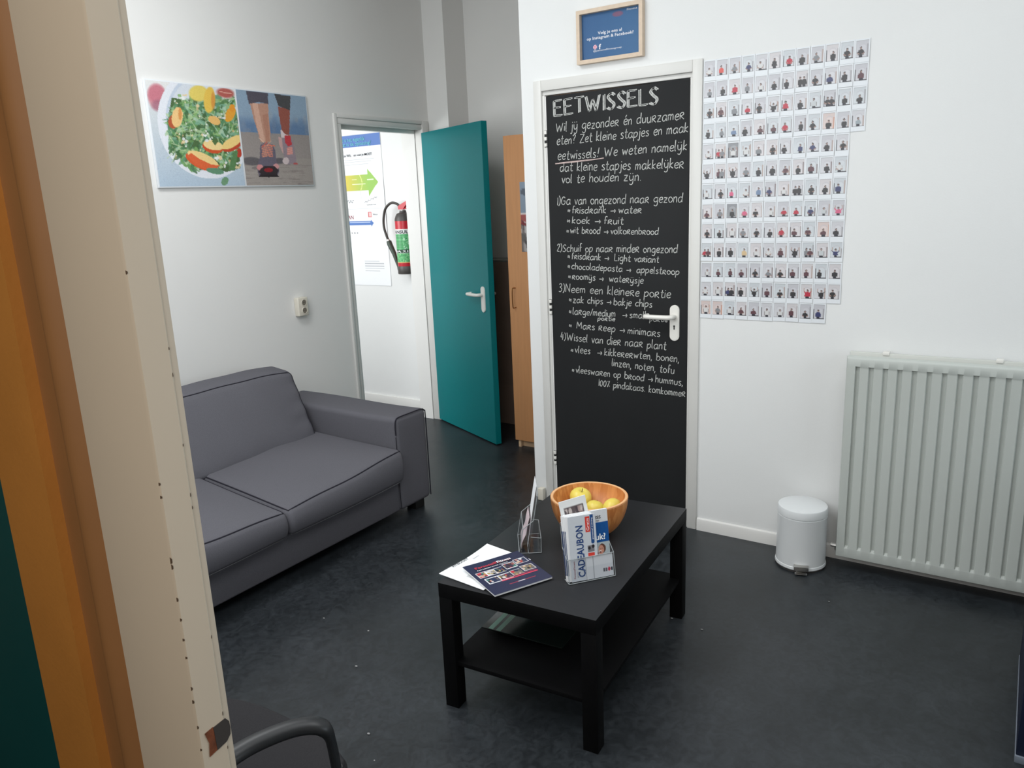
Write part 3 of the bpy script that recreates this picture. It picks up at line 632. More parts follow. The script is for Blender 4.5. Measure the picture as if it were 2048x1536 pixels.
pics(cv, 0.10, 0.52, 0.52, 0.69, 2, 4); pics(cv, 0.53, 0.72, 0.50, 0.66, 1, 5); pics(cv, 0.74, 0.95, 0.46, 0.63, 1, 6)
cv.rect(0.30, 0.93, 0.685, 0.712, (214, 60, 84)); cv.rect(0.30, 0.93, 0.655, 0.668, (214, 60, 84), 0.6); cv.rect(0.35, 0.80, 0.83, 0.842, (180, 50, 70), 0.8); cv.rect(0.5, 0.62, 0.828, 0.845, (220, 220, 225), 0.9)
def curl2(u, v): return 0.0035 + 0.004 * v - 0.003 * u * (1 - v) + 0.006 * max(0, 0.35 - u) * v
nv, zc2 = magazine('booklet', 'square navy booklet with small photos on its cover, on top', 0.183, 0.131, 60, 0.215, 0.215, 0.0065, 0.0035, cv, curl2)
# the cover's reading direction runs along +x of the booklet
text('PersonalFitness', ink_red, nv, (-0.080, 0.062, 0.0175), (1, 0, 0), (0, 1, 0), 0.019, 0.132, bold=0.02)
text('Fitness', ink_white, nv, (0.002, 0.062, 0.0182), (1, 0, 0), (0, 1, 0), 0.019, 0.052, bold=0.02)
text('Kom bewegen zonder drempels', ink_white, nv, (-0.080, 0.050, 0.0165), (1, 0, 0), (0, 1, 0), 0.0085, 0.115, bold=0.01)

# ---- acrylic holders
def holder(name, label, loc, rz, wd=0.160, dp=0.036, hb=0.185, hf=0.092, foot=0.0, lean=8):
    o = thing(name, label, 'brochure holder', loc, rz); t = 0.0025; k = math.tan(math.radians(lean))
    def panel(nm, pts, off):
        bm = B(); extr(bm, pts, off); p = obj(nm, bm, acryl, o, smooth=False); return p
    def rim(nm, pts, r=0.0013):
        bm = B(); tube(bm, pts, r, 6); obj(nm, bm, acryl_edge, o)
    x0, x1 = -wd / 2, wd / 2
    fy = lambda z: z * k; by = lambda z: dp + z * k
    panel('back_panel', [(x0, by(0), 0.002), (x1, by(0), 0.002), (x1, by(hb), hb), (x0, by(hb), hb)], (0, t, 0))
    panel('front_panel', [(x0, fy(0), 0.002), (x1, fy(0), 0.002), (x1, fy(hf), hf), (x0, fy(hf), hf)], (0, t, 0))
    for x in (x0, x1 - t): panel('side_panel', [(x, fy(0), 0.002), (x, by(0), 0.002), (x, by(hf + 0.03), hf + 0.03), (x, fy(hf), hf)], (t, 0, 0))
    bm = B(); box(bm, x0, x1, 0, dp, 0, 0.0025); obj('base', bm, acryl, o, smooth=False)
    rim('polished_edge', [(x0, fy(hf), hf), (x1, fy(hf), hf)]); rim('polished_edge', [(x0, 0, 0.002), (x1, 0, 0.002), (x1, dp, 0.002), (x0, dp, 0.002), (x0, 0, 0.002)])
    for x in (x0, x1): rim('polished_edge', [(x, 0, 0.002), (x, fy(hf), hf), (x, by(hf + 0.03), hf + 0.03)])
    rim('polished_edge', [(x0, by(hf + 0.03), hf + 0.03), (x0, by(hb), hb), (x1, by(hb), hb), (x1, by(hf + 0.03), hf + 0.03)])
    if foot:
        bm = B(); box(bm, x0, x1, dp, dp + foot, 0, 0.0025); box(bm, x0, x1, dp + foot - 0.0025, dp + foot, 0, 0.055); obj('foot', bm, acryl, o, smooth=False)
        for x in (x0, x1): rim('polished_edge', [(x, dp, 0.001), (x, dp + foot, 0.002), (x, dp + foot, 0.055), (x, dp + 0.055 * k, 0.06)])
        rim('polished_edge', [(x0, dp + foot, 0.055), (x1, dp + foot, 0.055)])
    return o
RD = math.atan2(-0.6224, 0.7827); RC = Vector((1.9945, 1.0665, 0.4505)); RX, RY = Vector((0.7827, -0.6224, 0)), Vector((0.6224, 0.7827, 0))
h1 = holder('brochure_holder', 'clear acrylic holder full of brochures in the middle of the coffee table', RC, RD, hf=0.078, lean=9)
def sheet(name, label, cat, x, y, z, wd, ht, t, lean, cv=None, base=RC, rz=RD, roll=0.0, group=None):
    """upright sheet in the holder's frame: lower left corner at x,y,z"""
    L = Matrix.Translation(base) @ Matrix.Rotation(rz, 4, 'Z'); p = L @ Vector((x, y, z))
    o = bpy.data.objects.new(name, None); COL.objects.link(o); o.location = p; o.rotation_euler = (Matrix.Rotation(rz, 3, 'Z') @ Matrix.Rotation(math.radians(-lean), 3, 'X') @ Matrix.Rotation(math.radians(roll), 3, 'Y')).to_euler(); tag(o, label, cat, group)
    bm = B(); box(bm, 0, wd, 0, t, 0, ht, min(0.0006, t * 0.3), 1); obj('pages', bm, paper, o, smooth=False)
    if cv is not None: raster('cover', cv.c, lambda u, v: Vector((wd * u, -0.0002, ht * (1 - v))), pr_gloss, o)
    return o
# rear framed photo card
cv = Canvas(50, 60, 0, 1, 0, 1, (226, 228, 228), seed=9)
cv.rect(0.14, 0.86, 0.10, 0.9, (92, 82, 84)); rs = random.Random(3)
for _ in range(60):
    cx, cy = rs.uniform(0.16, 0.84), rs.uniform(0.11, 0.85); g = rs.choice([(40, 34, 38), (170, 150, 145), (120, 105, 104), (200, 190, 186), (70, 60, 66)]); mm = (np.hypot(cv.X - cx, cv.Y - cy) < 0.06) & (cv.X > 0.15) & (cv.X < 0.85) & (cv.Y > 0.11) & (cv.Y < 0.9); cv.put(mm, g, 0.85)
sheet('photo_card', 'white-bordered photo card sticking up behind the brochures', 'card', -0.050, 0.034, 0.006, 0.092, 0.250, 0.004, 9, cv, roll=-7)
# blue brochure with the laughing woman
cv = Canvas(90, 130, 0, 1, 0, 1, (205, 208, 212), seed=2)
cv.rect(0, 1, 0.19, 0.50, (20, 78, 142)); cv.rect(0, 1, 0.50, 1, (168, 180, 184)); cv.rect(0.0, 0.25, 0.0, 0.6, (205, 208, 212), 0.2)
cv.X = cv.X - 0.12; cv.Y = cv.Y + 0.02; cv.ell(0.70, 0.62, 0.085, 0.075, (96, 62, 50)); cv.ell(0.675, 0.635, 0.065, 0.070, (196, 142, 122)); cv.ell(0.655, 0.66, 0.028, 0.014, (240, 232, 228)); cv.ell(0.655, 0.672, 0.03, 0.01, (120, 50, 50))
cv.ell(0.655, 0.62, 0.012, 0.006, (50, 34, 34)); cv.ell(0.70, 0.617, 0.012, 0.006, (50, 34, 34))
cv.poly([(0.55, 0.74), (0.62, 0.70), (0.72, 0.70), (0.80, 0.78), (0.84, 0.92), (0.80, 0.95), (0.5, 0.95)], (200, 146, 126)); cv.poly([(0.55, 0.80), (0.60, 0.76), (0.72, 0.76), (0.76, 0.82), (0.77, 1), (0.50, 1)], (66, 150, 196))
cv.poly([(0.50, 0.70), (0.60, 0.66), (0.62, 0.74), (0.54, 0.78)], (150, 84, 78)); cv.X = cv.X + 0.12; cv.Y = cv.Y - 0.02; cv.ell(0.80, 1.0, 0.28, 0.135, (236, 240, 236)); cv.ell(0.76, 1.01, 0.27, 0.13, (96, 162, 76)); cv.noise(2)
br = sheet('brochure', 'blue and white brochure showing a laughing woman, right side of holder', 'brochure', -0.072, 0.020, 0.004, 0.148, 0.212, 0.010, 8.5, cv)
for s, x, z, sz, wd, m in (('NESS', 0.088, 0.184, 0.014, 0.036, ink_dark), ('groep', 0.094, 0.176, 0.008, 0.024, ink_grey), ('jij', 0.082, 0.135, 0.026, 0.016, ink_white), ('leuk?', 0.082, 0.115, 0.028, 0.054, ink_white), ('FIT', 0.100, 0.014, 0.014, 0.022, ink_white)):
    text(s, m, br, (x, -0.0010, z), (1, 0, 0), (0, 0, 1), sz, wd, bold=0.02)
# the stack of gift leaflets
for k in range(4):
    cvk = None
    o = sheet('gift_leaflet', ['white gift leaflet at the front of the holder reading CADEAUBON', 'gift leaflet directly behind the front one in the holder', 'gift leaflet third from the front in the holder', 'rearmost gift leaflet of the stack in the holder'][k], 'leaflet',
              -0.072 - 0.0035 * k + (0.004 if k == 0 else 0), 0.006 + 0.0034 * k, 0.004, 0.094, 0.210 + 0.0015 * k, 0.0022, 9 - 0.3 * k, None, roll=0.6 * (1 if k == 0 else -0.4 * k), group='gift leaflets in the acrylic holder')
    if k:
        bm = B(); box(bm, -0.0003, 0.002, 0, 0.0022, 0.02, 0.165); obj('blue_edge', bm, ink_navy, o, smooth=False)
        continue
    cv = Canvas(84, 150, 0, 1, 0, 1, (196, 201, 208), seed=3)
    cv.rect(0.62, 0.79, 0.03, 0.27, (204, 62, 52)); cv.rect(0.80, 0.92, 0.01, 0.43, (34, 74, 128)); cv.ell(0.86, 0.43, 0.06, 0.03, (34, 74, 128))
    cv.rect(0.66, 0.90, 0.48, 0.58, (120, 118, 122)); cv.ell(0.72, 0.52, 0.05, 0.025, (50, 48, 52)); cv.ell(0.86, 0.50, 0.05, 0.03, (44, 40, 44)); cv.rect(0.66, 0.90, 0.595, 0.70, (206, 66, 56)); cv.rect(0.66, 0.90, 0.74, 0.79, (140, 140, 144)); cv.noise(1)
    raster('cover', cv.c, lambda u, v: Vector((0.094 * u, -0.0003, 0.210 * (1 - v))), pr_gloss, o)
    text('CADEAUBON', ink_navy, o, (0.0475, -0.0012, 0.012), (0, 0, 1), (-1, 0, 0), 0.033, 0.166, bold=0.022)
    text('Gratis', ink_white, o, (0.0705, -0.0012, 0.158), (0, 0, 1), (-1, 0, 0), 0.013, 0.040)
    text('personal training', ink_white, o, (0.083, -0.0012, 0.128), (0, 0, 1), (-1, 0, 0), 0.007, 0.07)
    text('PersonalFitness', ink_maroon, o, (0.014, -0.0012, 0.010), (0, 0, 1), (-1, 0, 0), 0.0085, 0.056)
    text('groep', ink_grey, o, (0.023, -0.0012, 0.012), (0, 0, 1), (-1, 0, 0), 0.006, 0.02)
# short card in front with icons
cv = Canvas(60, 40, 0, 1, 0, 1, (206, 209, 214)); cv.rect(0.62, 0.68, 0.62, 0.78, (90, 92, 98)); cv.rect(0.71, 0.77, 0.62, 0.78, (100, 100, 110)); cv.ell(0.84, 0.70, 0.045, 0.09, (190, 60, 84)); cv.rect(0.91, 0.97, 0.62, 0.78, (60, 62, 70)); cv.rect(0.25, 0.28, 0.0, 1.0, (150, 154, 160), 0.8)
sheet('contact_card', 'short white card with small icons standing low in the holder', 'card', -0.016, 0.0032, 0.004, 0.092, 0.075, 0.0012, 9, cv)
# left holder, seen edge-on
LC = Vector((2.106, 1.420, 0.4505)); LR = math.atan2(-0.553, -0.833)
# local X = away from camera, local -Y = front (towards the sofa)
h2 = holder('brochure_holder', 'nearly empty clear acrylic holder seen edge-on beside the wooden bowl', LC, LR + 0.02, wd=0.155, dp=0.032, hb=0.215, hf=0.09, foot=0.045, lean=10)
def bent_sheet(name, label, pts, wd, m=paper):
    """pts: (y, z) curve in the holder's side view"""
    o = thing(name, label, 'leaflet', LC, LR + 0.02); bm = B(); P = catmull([(0, p[0], p[1]) for p in pts], 5); rows = []
    for p in P: rows.append([bm.verts.new((sx, p.y + d, p.z)) for sx in (-wd / 2, wd / 2) for d in (0, 0.0009)])
    for a, c in zip(rows[:-1], rows[1:]):
        bm.faces.new((a[0], a[2], c[2], c[0])); bm.faces.new((a[1], c[1], c[3], a[3])); bm.faces.new((a[0], c[0], c[1], a[1])); bm.faces.new((a[2], a[3], c[3], c[2]))
    bm.faces.new((rows[0][0], rows[0][1], rows[0][3], rows[0][2])); bm.faces.new((rows[-1][0], rows[-1][2], rows[-1][3], rows[-1][1]))
    obj('page', bm, m, o); return o
bent_sheet('leaflet', 'pinkish curled leaflet slumped inside the edge-on acrylic holder', [(0.009, 0.006), (0.012, 0.03), (0.026, 0.06), (0.032, 0.09), (0.040, 0.12)], 0.10, mat('pink_paper', (206, 188, 192), 0.5, var=0.05))
bent_sheet('leaflet', 'white leaflet standing upright at the top of the edge-on holder', [(0.030, 0.012), (0.044, 0.10), (0.056, 0.17), (0.064, 0.215), (0.068, 0.234)], 0.098)

# ---- fruit bowl
BC = Vector((2.3242, 1.2509, 0.4505))
bw = thing('fruit_bowl', 'round bamboo bowl holding yellow apples on the coffee table', 'bowl', BC)
b = B(); R = 0.140; Hh = 0.138; outer = [(0.0, 0.0), (0.050, 0.0)]
for k in range(1, 15): t = k / 14; outer.append((0.050 + (R - 0.050) * math.sin(t * PI / 2) ** 0.95, Hh * (1 - math.cos(t * PI / 2)) ** 0.92))
inner = []
for k in range(14, -1, -1): t = k / 14; inner.append((max(0.0, 0.0 + (R - 0.011) * math.sin(t * PI / 2)), 0.012 + (Hh - 0.012) * (1 - math.cos(t * PI / 2)) ** 0.92))
lathe(b, outer + inner[:-1] + [(0, 0.012)], n=72); bowl = obj('bowl_body', b, bamboo_m, bw)
b = B(); lathe(b, [(R - 0.0112, Hh - 0.002), (R - 0.0095, Hh + 0.0012), (R - 0.002, Hh + 0.0012), (R + 0.0003, Hh - 0.003), (R - 0.004, Hh - 0.0035), (R - 0.0112, Hh - 0.002)], n=72); obj('rim', b, bamboo_rim, bw)
def apple(label, loc, r, tilt, sq=0.88):
    o = thing('apple', label, 'apple', loc, group=None); o.rotation_euler = tilt; bm = B(); pf = []
    for k in range(25):
        t = PI * k / 24; rad = math.sin(t) * (1 + 0.06 * math.cos(t)); z = math.cos(t); z -= 0.34 * math.exp(-(rad / 0.22) ** 2) * (1 if z > 0 else -0.7); pf.append((max(0, rad * r), z * r * sq))
    lathe(bm, pf[::-1], n=32); obj('skin', bm, apple_m, o)
    bm = B(); tube(bm, catmull([(0, 0, r * sq * 0.60), (0.001, 0, r * sq * 0.85), (0.004, 0.001, r * sq * 1.06)], 4), 0.0014, 6); obj('stem', bm, stem_m, o)
    bm = B(); lathe(bm, [(0, 0.0), (0.006, 0.0), (0.004, -0.002), (0, -0.0022)], c=(0, 0, -r * sq * 0.72), n=10); obj('calyx', bm, stem_m, o)
apple('largest yellow apple with its stem hollow up, at the left in the bowl', BC + Vector((0.056, 0.066, 0.098)), 0.041, (0.25, -0.2, 0.3))
apple('yellow apple half hidden between the two others in the bowl', BC + Vector((0.030, -0.008, 0.076)), 0.036, (0.5, 0.4, 0.9))
apple('yellow apple lying with its blossom end forward, at the right in the bowl', BC + Vector((0.040, -0.072, 0.088)), 0.038, (0.9, -2.0, 0.55))
apple('small yellow apple low at the bottom of the bowl behind the brochures', BC + Vector((-0.050, 0.020, 0.055)), 0.035, (2.6, 0.4, 0.2))

# ---- pedal bin
bn = thing('pedal_bin', 'small round white pedal bin beside the radiator', 'bin', (3.345, 0.735, 0), math.atan2(-0.20, -0.98) + 0.06)
b = B(); lathe(b, [(0, 0.004), (0.100, 0.004), (0.106, 0.008), (0.108, 0.012), (0.1065, 0.022), (0.1045, 0.024), (0.1035, 0.232), (0.1045, 0.236), (0.1045, 0.240), (0.100, 0.242), (0, 0.242)], n=64); obj('body', b, bin_m, bn)
b = B(); lathe(b, [(0.100, 0.243), (0.1045, 0.244), (0.1050, 0.250), (0.1042, 0.275), (0.102, 0.2795), (0.096, 0.2815), (0, 0.2835)], n=64); obj('lid', b, bin_m, bn)
b = B(); lathe(b, [(0.098, 0), (0.103, 0), (0.103, 0.006), (0.098, 0.006)], n=48); obj('base_ring', b, ext_dark, bn)
b = B(); box(b, 0.100, 0.132, -0.030, 0.030, 0.034, 0.038, 0.001); box(b, 0.128, 0.132, -0.030, 0.030, 0.022, 0.038, 0.001); box(b, 0.118, 0.136, -0.025, 0.025, 0.006, 0.010, 0.001); box(b, 0.112, 0.116, -0.020, 0.020, 0.008, 0.034, 0.001); box(b, 0.095, 0.116, -0.020, 0.020, 0.012, 0.016, 0.001); obj('pedal', b, chrome, bn)
b = B(); tube(b, [(-0.106, -0.03, 0.243), (-0.106, 0.03, 0.243)], 0.005, 10); obj('lid_hinge', b, bin_m, bn)

# ---- radiator
rd = thing('radiator', 'large pale grey ribbed panel radiator on the right wall', 'radiator', (XB, -0.2, 0.06))
RX0, RYL, RYR, RZ0, RZ1 = XB - 0.120, 0.592, -1.01, 0.062, 0.957
b = B(); ys = [(RYL, -0.004), (RYL - 0.003, -0.001), (RYL - 0.008, 0), (RYL - 0.029, 0), (RYL - 0.0335, 0.010)]
prof_y = [(RYL, 0.006), (RYL - 0.002, 0.002), (RYL - 0.006, 0.0), (RYL - 0.030, 0.0), (RYL - 0.034, 0.0)]
kinds = [0, 0, 0, 0, 0]; y = RYL - 0.034; pitch = 0.0526
while y > RYR + 0.06:
    for dy, dx in ((0.0015, 0.013), (0.013, 0.013), (0.0175, 0.003), (0.020, 0.002), (pitch - 0.0025, 0.002)): prof_y.append((y - dy, dx)); kinds.append(1)
    y -= pitch
prof_y += [(y - 0.002, 0.012), (y - 0.006, 0), (RYR, 0.0), (RYR, 0.006)]; kinds += [1, 0, 0, 0]
zs = [(RZ0, 0.006, 0), (RZ0 + 0.003, 0.001, 0), (RZ0 + 0.008, 0, 0), (RZ0 + 0.042, 0, 0), (RZ0 + 0.046, 0, 0.15), (RZ0 + 0.054, 0, 1), (RZ1 - 0.052, 0, 1), (RZ1 - 0.045, 0, 0.9), (RZ1 - 0.042, 0, 0), (RZ1 - 0.013, 0, 0), (RZ1 - 0.007, 0.0025, 0), (RZ1 - 0.002, 0.007, 0), (RZ1, 0.014, 0)]
grid = []
for z, add, f in zs:
    row = []
    for (yy, dx), kd in zip(prof_y, kinds):
        d = (dx * f if kd else dx)
        d = max(d, add); row.append(b.verts.new((RX0 + d, yy, z)))
    grid.append(row)
for i in range(len(zs) - 1):
    for j in range(len(prof_y) - 1): b.faces.new((grid[i][j], grid[i][j + 1], grid[i + 1][j + 1], grid[i + 1][j]))
# closed back of the pressed panel
bk = [[b.verts.new((RX0 + 0.020, yy, z)) for yy in (RYL, RYR)] for z in (RZ0, RZ1)]
b.faces.new((bk[0][0], bk[1][0], bk[1][1], bk[0][1])); b.faces.new([r_[0] for r_ in grid] + [bk[1][0], bk[0][0]]); b.faces.new([r_[-1] for r_ in grid][::-1] + [bk[0][1], bk[1][1]])
b.faces.new(grid[-1] + [bk[1][1], bk[1][0]]); b.faces.new(grid[0][::-1] + [bk[0][0], bk[0][1]])
o = obj('front_panel', b, rad_m, rd, True)
b = B(); box(b, XB - 0.050, XB - 0.032, RYR, RYL + 0.002, RZ0 - 0.002, RZ1 + 0.006, 0.004); obj('back_panel', b, rad_back, rd, True)
b = B(); box(b, XB - 0.075, XB - 0.068, RYR + 0.02, RYL - 0.02, RZ0 + 0.01, RZ1 - 0.03, 0.001); obj('convector', b, rad_back, rd, True)
for yy in (0.456, 0.06, -0.6):
    b = B(); box(b, XB - 0.054, XB - 0.020, yy - 0.012, yy + 0.012, RZ1 - 0.002, RZ1 + 0.012, 0.002); obj('wall_clip', b, plastic_w, rd, True)
b = B(); tube(b, [(XB - 0.075, RYL - 0.005, 0.092), (XB - 0.075, RYL + 0.028, 0.092)], 0.009, 8); tube(b, [(XB - 0.075, RYL + 0.006, 0.092), (XB - 0.075, RYL + 0.006, 0.072)], 0.006, 8); obj('valve', b, chrome, rd, True)
b = B(); tube(b, [(XB - 0.075, RYL - 0.005, 0.91), (XB - 0.075, RYL + 0.003, 0.91)], 0.009, 8); obj('vent_plug', b, chrome, rd, True)

# ---- framed sign above the chalkboard door
PF = thing('picture_frame', 'pale wooden frame with a blue printed sheet above the chalkboard door', 'picture frame', (XB, 1.705, 2.245))
y0_, y1_, z0_, z1_ = 1.874, 1.540, 2.243, 2.477; bw_ = 0.0175; x_f = XB - 0.030
for nm, pts in (('frame_bar', [(y0_, z0_), (y0_, z1_), (y0_ - bw_, z1_ - bw_), (y0_ - bw_, z0_ + bw_)]), ('frame_bar', [(y1_, z0_), (y1_, z1_), (y1_ + bw_, z1_ - bw_), (y1_ + bw_, z0_ + bw_)]),
                ('frame_bar', [(y0_, z1_), (y1_, z1_), (y1_ + bw_, z1_ - bw_), (y0_ - bw_, z1_ - bw_)]), ('frame_bar', [(y0_, z0_), (y1_, z0_), (y1_ + bw_, z0_ + bw_), (y0_ - bw_, z0_ + bw_)])):
    b = B(); extr(b, [(x_f, p[0], p[1]) for p in pts], (0.029, 0, 0)); obj(nm, b, frame_wood, PF, True)
cv = Canvas(70, 50, 0, 1, 0, 1, (44, 92, 140), seed=4); cv.c += (cv.u * 8)[..., None] * np.array([-0.6, 0.6, 0.5]); cv.ell(0.62, 0.10, 0.09, 0.055, (140, 78, 104), 0, 0.8, 0.3)
raster('printed_sheet', cv.c, lambda u, v: Vector((XB - 0.006, y0_ - bw_ - (y0_ - y1_ - 2 * bw_) * u, z1_ - bw_ - (z1_ - z0_ - 2 * bw_) * v)), pr_matte, PF, True)
b = B(); box(b, XB - 0.005, XB - 0.0015, y1_ + 0.006, y0_ - 0.006, z0_ + 0.006, z1_ - 0.006); obj('backing', b, brown_m, PF, True)
U, V_ = (0, -1, 0), (0, 0, 1); xt = XB - 0.0066
text('Volg je ons al', ink_white, PF, (xt, 1.712, 2.366), U, V_, 0.0185, 0.122, True, 0.012, align='CENTER')
text('op Instagram & Facebook?', ink_white, PF, (xt, 1.712, 2.347), U, V_, 0.0185, 0.238, True, 0.012, align='CENTER')
text('@personalfitnessgroep', ink_white, PF, (xt, 1.798, 2.2935), U, V_, 0.0105, 0.146, True)
text('Fitness', ink_white, PF, (xt, 1.625, 2.447), U, V_, 0.013, 0.05, True)
text('f', ink_white, PF, (xt, 1.769, 2.3025), U, V_, 0.030, 0.012, True, 0.03)
b = B(); box(b, xt - 0.0002, xt + 0.0002, 1.778, 1.798, 2.3035, 2.3235, 0.0); bmesh.ops.bevel(b, geom=[e for e in b.edges if abs(e.verts[0].co.x - e.verts[1].co.x) > 1e-5], offset=0.005, segments=4, affect='EDGES'); obj('camera_icon', b, mat('icon_pink', (236, 196, 210), 0.5), PF, True)
b = B(); tube(b, [(xt - 0.0004, 1.788 + 0.0052 * math.cos(t), 2.3135 + 0.0052 * math.sin(t)) for t in [2 * PI * k / 20 for k in range(20)]], 0.0010, 6, closed=True); tube(b, [(xt - 0.0004, 1.7815, 2.3195), (xt - 0.0004, 1.7825, 2.3195)], 0.0011, 6); obj('icon_ring', b, ink_red, PF, True)
b = B(); box(b, XB - 0.011, XB - 0.0095, y1_ + 0.012, y0_ - 0.012, z0_ + 0.012, z1_ - 0.012); obj('glass_pane', b, glass, PF, True, smooth=False)

# ---- the instant photos
ROWS = [('w', 'R', 'g', 'n', 'w', 'k', 'r', 'k', 'g', 'k', 'k', 'k'), ('g', 'k', 'r', 'g', 'w', 'k', 'k', '2k', 'k', 'n', 'k', 'm'), ('k', 'm', 'g', 'r', 'k', 'ka', 'r', 'k', 'x', '2k', 'k', 'k'),
('k', 'g', 'b', 'k', 'm', 'm', 'r', 'k', 'k', 'ko', 'k', 'G'), ('w', '2r', 'wad', 'wa', 'g', 'k', 'k', 'n', 'n', 'k', 'k'), ('ka', '2m', 'ka', 'g', 'k', 'k', 'm', 'k', 'm', 'k', 'w'),
('w', 'k', 'p', 'w', 'b', 'n', 'w', '2k', 'k', 'k', 'n'), ('m', 'g', 'kd', 'p', 'k', 'w', 'r', 'r', 'n', 'x', 'pa'), ('k', 'k', 'w', 'g', 'k', 'k', 'r', 'm', 'm', 'mo', 'k'),
('2r', 'k', 'k', 'y', 'w', 'w', 'm', 'ka', '2g', 'x', 'na'), ('w', 'm', 'm', 'm', 'k', 'g', 'k', 'm', 'm', 'k', 'k'), ('w', 'w', '2n', 'k', 'ka', 'm', 'k', 'k', 'ra', 'ka', 'k'), ('wao', 'go', 'w', 'm', 'm', 'w', 'w', 'm', 'k', 'n')]
PC = {'w': (206, 206, 206), 'R': (206, 84, 76), 'r': (180, 52, 70), 'g': (128, 130, 134), 'G': (150, 160, 166), 'n': (62, 66, 104), 'k': (58, 56, 58), 'm': (96, 66, 72), 'b': (110, 130, 160), 'p': (206, 96, 130), 'x': (190, 194, 196), 'y': (206, 180, 140)}
PN = {'w': 'a white', 'R': 'an orange-red', 'r': 'a red', 'g': 'a grey', 'G': 'a pale blue-grey', 'n': 'a navy', 'k': 'a dark', 'm': 'a maroon', 'b': 'a light blue', 'p': 'a pink', 'x': 'a very pale', 'y': 'a tan'}
ORD = ['first', 'second', 'third', 'fourth', 'fifth', 'sixth', 'seventh', 'eighth', 'ninth', 'tenth', 'eleventh', 'twelfth', 'thirteenth']
PW, PH = 0.0545, 0.0858
def photo_canvas(code, seed):
    rs = random.Random(seed); bg = rs.choice([(208, 208, 212), (200, 200, 205), (212, 208, 210), (205, 210, 214)])
    if 'd' in code: bg = (150, 152, 156)
    if 'o' in code: bg = (216, 200, 196)
    cv = Canvas(19, 25, 0, 1, 0, 1, bg, seed=seed); cv.c -= ((1 - cv.v) * 14)[..., None]; cv.put(cv.v < 0.04, (140, 140, 142)); cv.put(cv.u < 0.04, (160, 160, 164), 0.7)
    sw = rs.uniform(0.04, 0.13); cv.rect(0.97 - sw, 0.95, rs.uniform(0.15, 0.45), 1.0, rs.choice([(150, 148, 152), (130, 116, 116), (170, 150, 142)] if 'o' not in code else [(190, 140, 120)]), 0.85)
    if rs.random() < 0.3: cv.rect(0, 0.1, 0.3, 1, (80, 78, 82), 0.8)
    cv.ell(0.55, 0.36, 0.30, 0.17, (186, 184, 190), 0, 0.5); cv.ell(0.55, 0.40, 0.25, 0.14, bg, 0, 0.8)
    if rs.random() < 0.4: cv.ell(0.75, 0.98, 0.22, 0.06, (52, 50, 54))
    c = [k for k in code if k in PC][0]; col = PC[c]; two = '2' in code
    xs = [0.34, 0.66] if two else [rs.uniform(0.36, 0.6)]
    for k, cx in enumerate(xs):
        cc = col if k == 0 or not two else PC[rs.choice('kmg' if c != 'k' else 'kk')]; hd = rs.uniform(0.42, 0.52); s = rs.uniform(1.05, 1.4)
        pants = (50, 50, 58)
        cv.rect(cx - 0.12 * s, cx + 0.12 * s, 0.82, 1, pants)
        cv.poly([(cx - 0.08, hd + 0.09), (cx - 0.18 * s, hd + 0.15), (cx - 0.20 * s, 0.86), (cx + 0.20 * s, 0.86), (cx + 0.18 * s, hd + 0.15), (cx + 0.08, hd + 0.09)], cc)
        if c in 'wx': cv.line(cx - 0.2 * s, hd + 0.16, cx - 0.2 * s, 0.86, 0.05, (120, 110, 108)); cv.line(cx + 0.2 * s, hd + 0.16, cx + 0.2 * s, 0.86, 0.05, (120, 110, 108))
        if 'a' in code:
            for sg in (-1, 1): cv.line(cx + sg * 0.17, hd + 0.17, cx + sg * 0.32, hd + 0.04, 0.08, cc); cv.line(cx + sg * 0.32, hd + 0.04, cx + sg * 0.30, hd - 0.14, 0.06, (170, 140, 128))
        elif rs.random() < 0.4:
            for sg in (-1, 1): cv.line(cx + sg * 0.17, hd + 0.17, cx + sg * 0.27, hd + 0.3, 0.07, cc); cv.line(cx + sg * 0.27, hd + 0.3, cx + sg * 0.12, hd + 0.36, 0.06, (160, 130, 120))
        cv.ell(cx, hd, 0.090, 0.085, (70, 58, 56)); cv.ell(cx, hd + 0.03, 0.06, 0.055, (160, 134, 126))
    cv.put(cv.v > 0.965, (70, 68, 72), 0.8)
    return cv
def card_mesh():
    bm = B(); box(bm, -0.0006, 0, -PW / 2, PW / 2, -PH / 2, PH / 2, 0.0); me = bpy.data.meshes.new('instant_photo'); bm.to_mesh(me); bm.free(); me.materials.append(card_white); return me
CM = card_mesh(); rp = random.Random(21)
for r_i, row in enumerate(ROWS):
    for c_i, code in enumerate(row):
        y = 1.2365 - 0.05565 * c_i + rp.uniform(-0.0006, 0.0006); z = 2.190 - 0.0432 - 0.08625 * r_i + rp.uniform(-0.001, 0.001) - (0.0 if r_i < 10 else 0.003) + 0.0015 * (c_i / 11)
        o = bpy.data.objects.new('instant_photo', CM); COL.objects.link(o); o.location = (XB - 0.0022 - 0.0013 * ((r_i + c_i) % 2), y, z); o.rotation_euler = (rp.uniform(-0.012, 0.012), 0, 0)
        c = [k for k in code if k in PC][0]; who = 'two people in' if '2' in code else 'a person in'
        shirt = PN[c].split(' ', 1)[1] + (' tops' if '2' in code else ' top')
        tag(o, 'instant photo of %s %s, %s row down, %s from left' % (who, shirt if '2' in code else PN[c].split(' ')[0] + ' ' + shirt, ORD[r_i], ORD[c_i]), 'photo', 'instant photos on the wall beside the chalkboard door')
        cv = photo_canvas(code, 100 + r_i * 17 + c_i)
        raster('picture', cv.c, lambda u, v: Vector((-0.0009, 0.0229 - 0.0458 * u, 0.0375 - 0.062 * v)), pr_gloss, o)

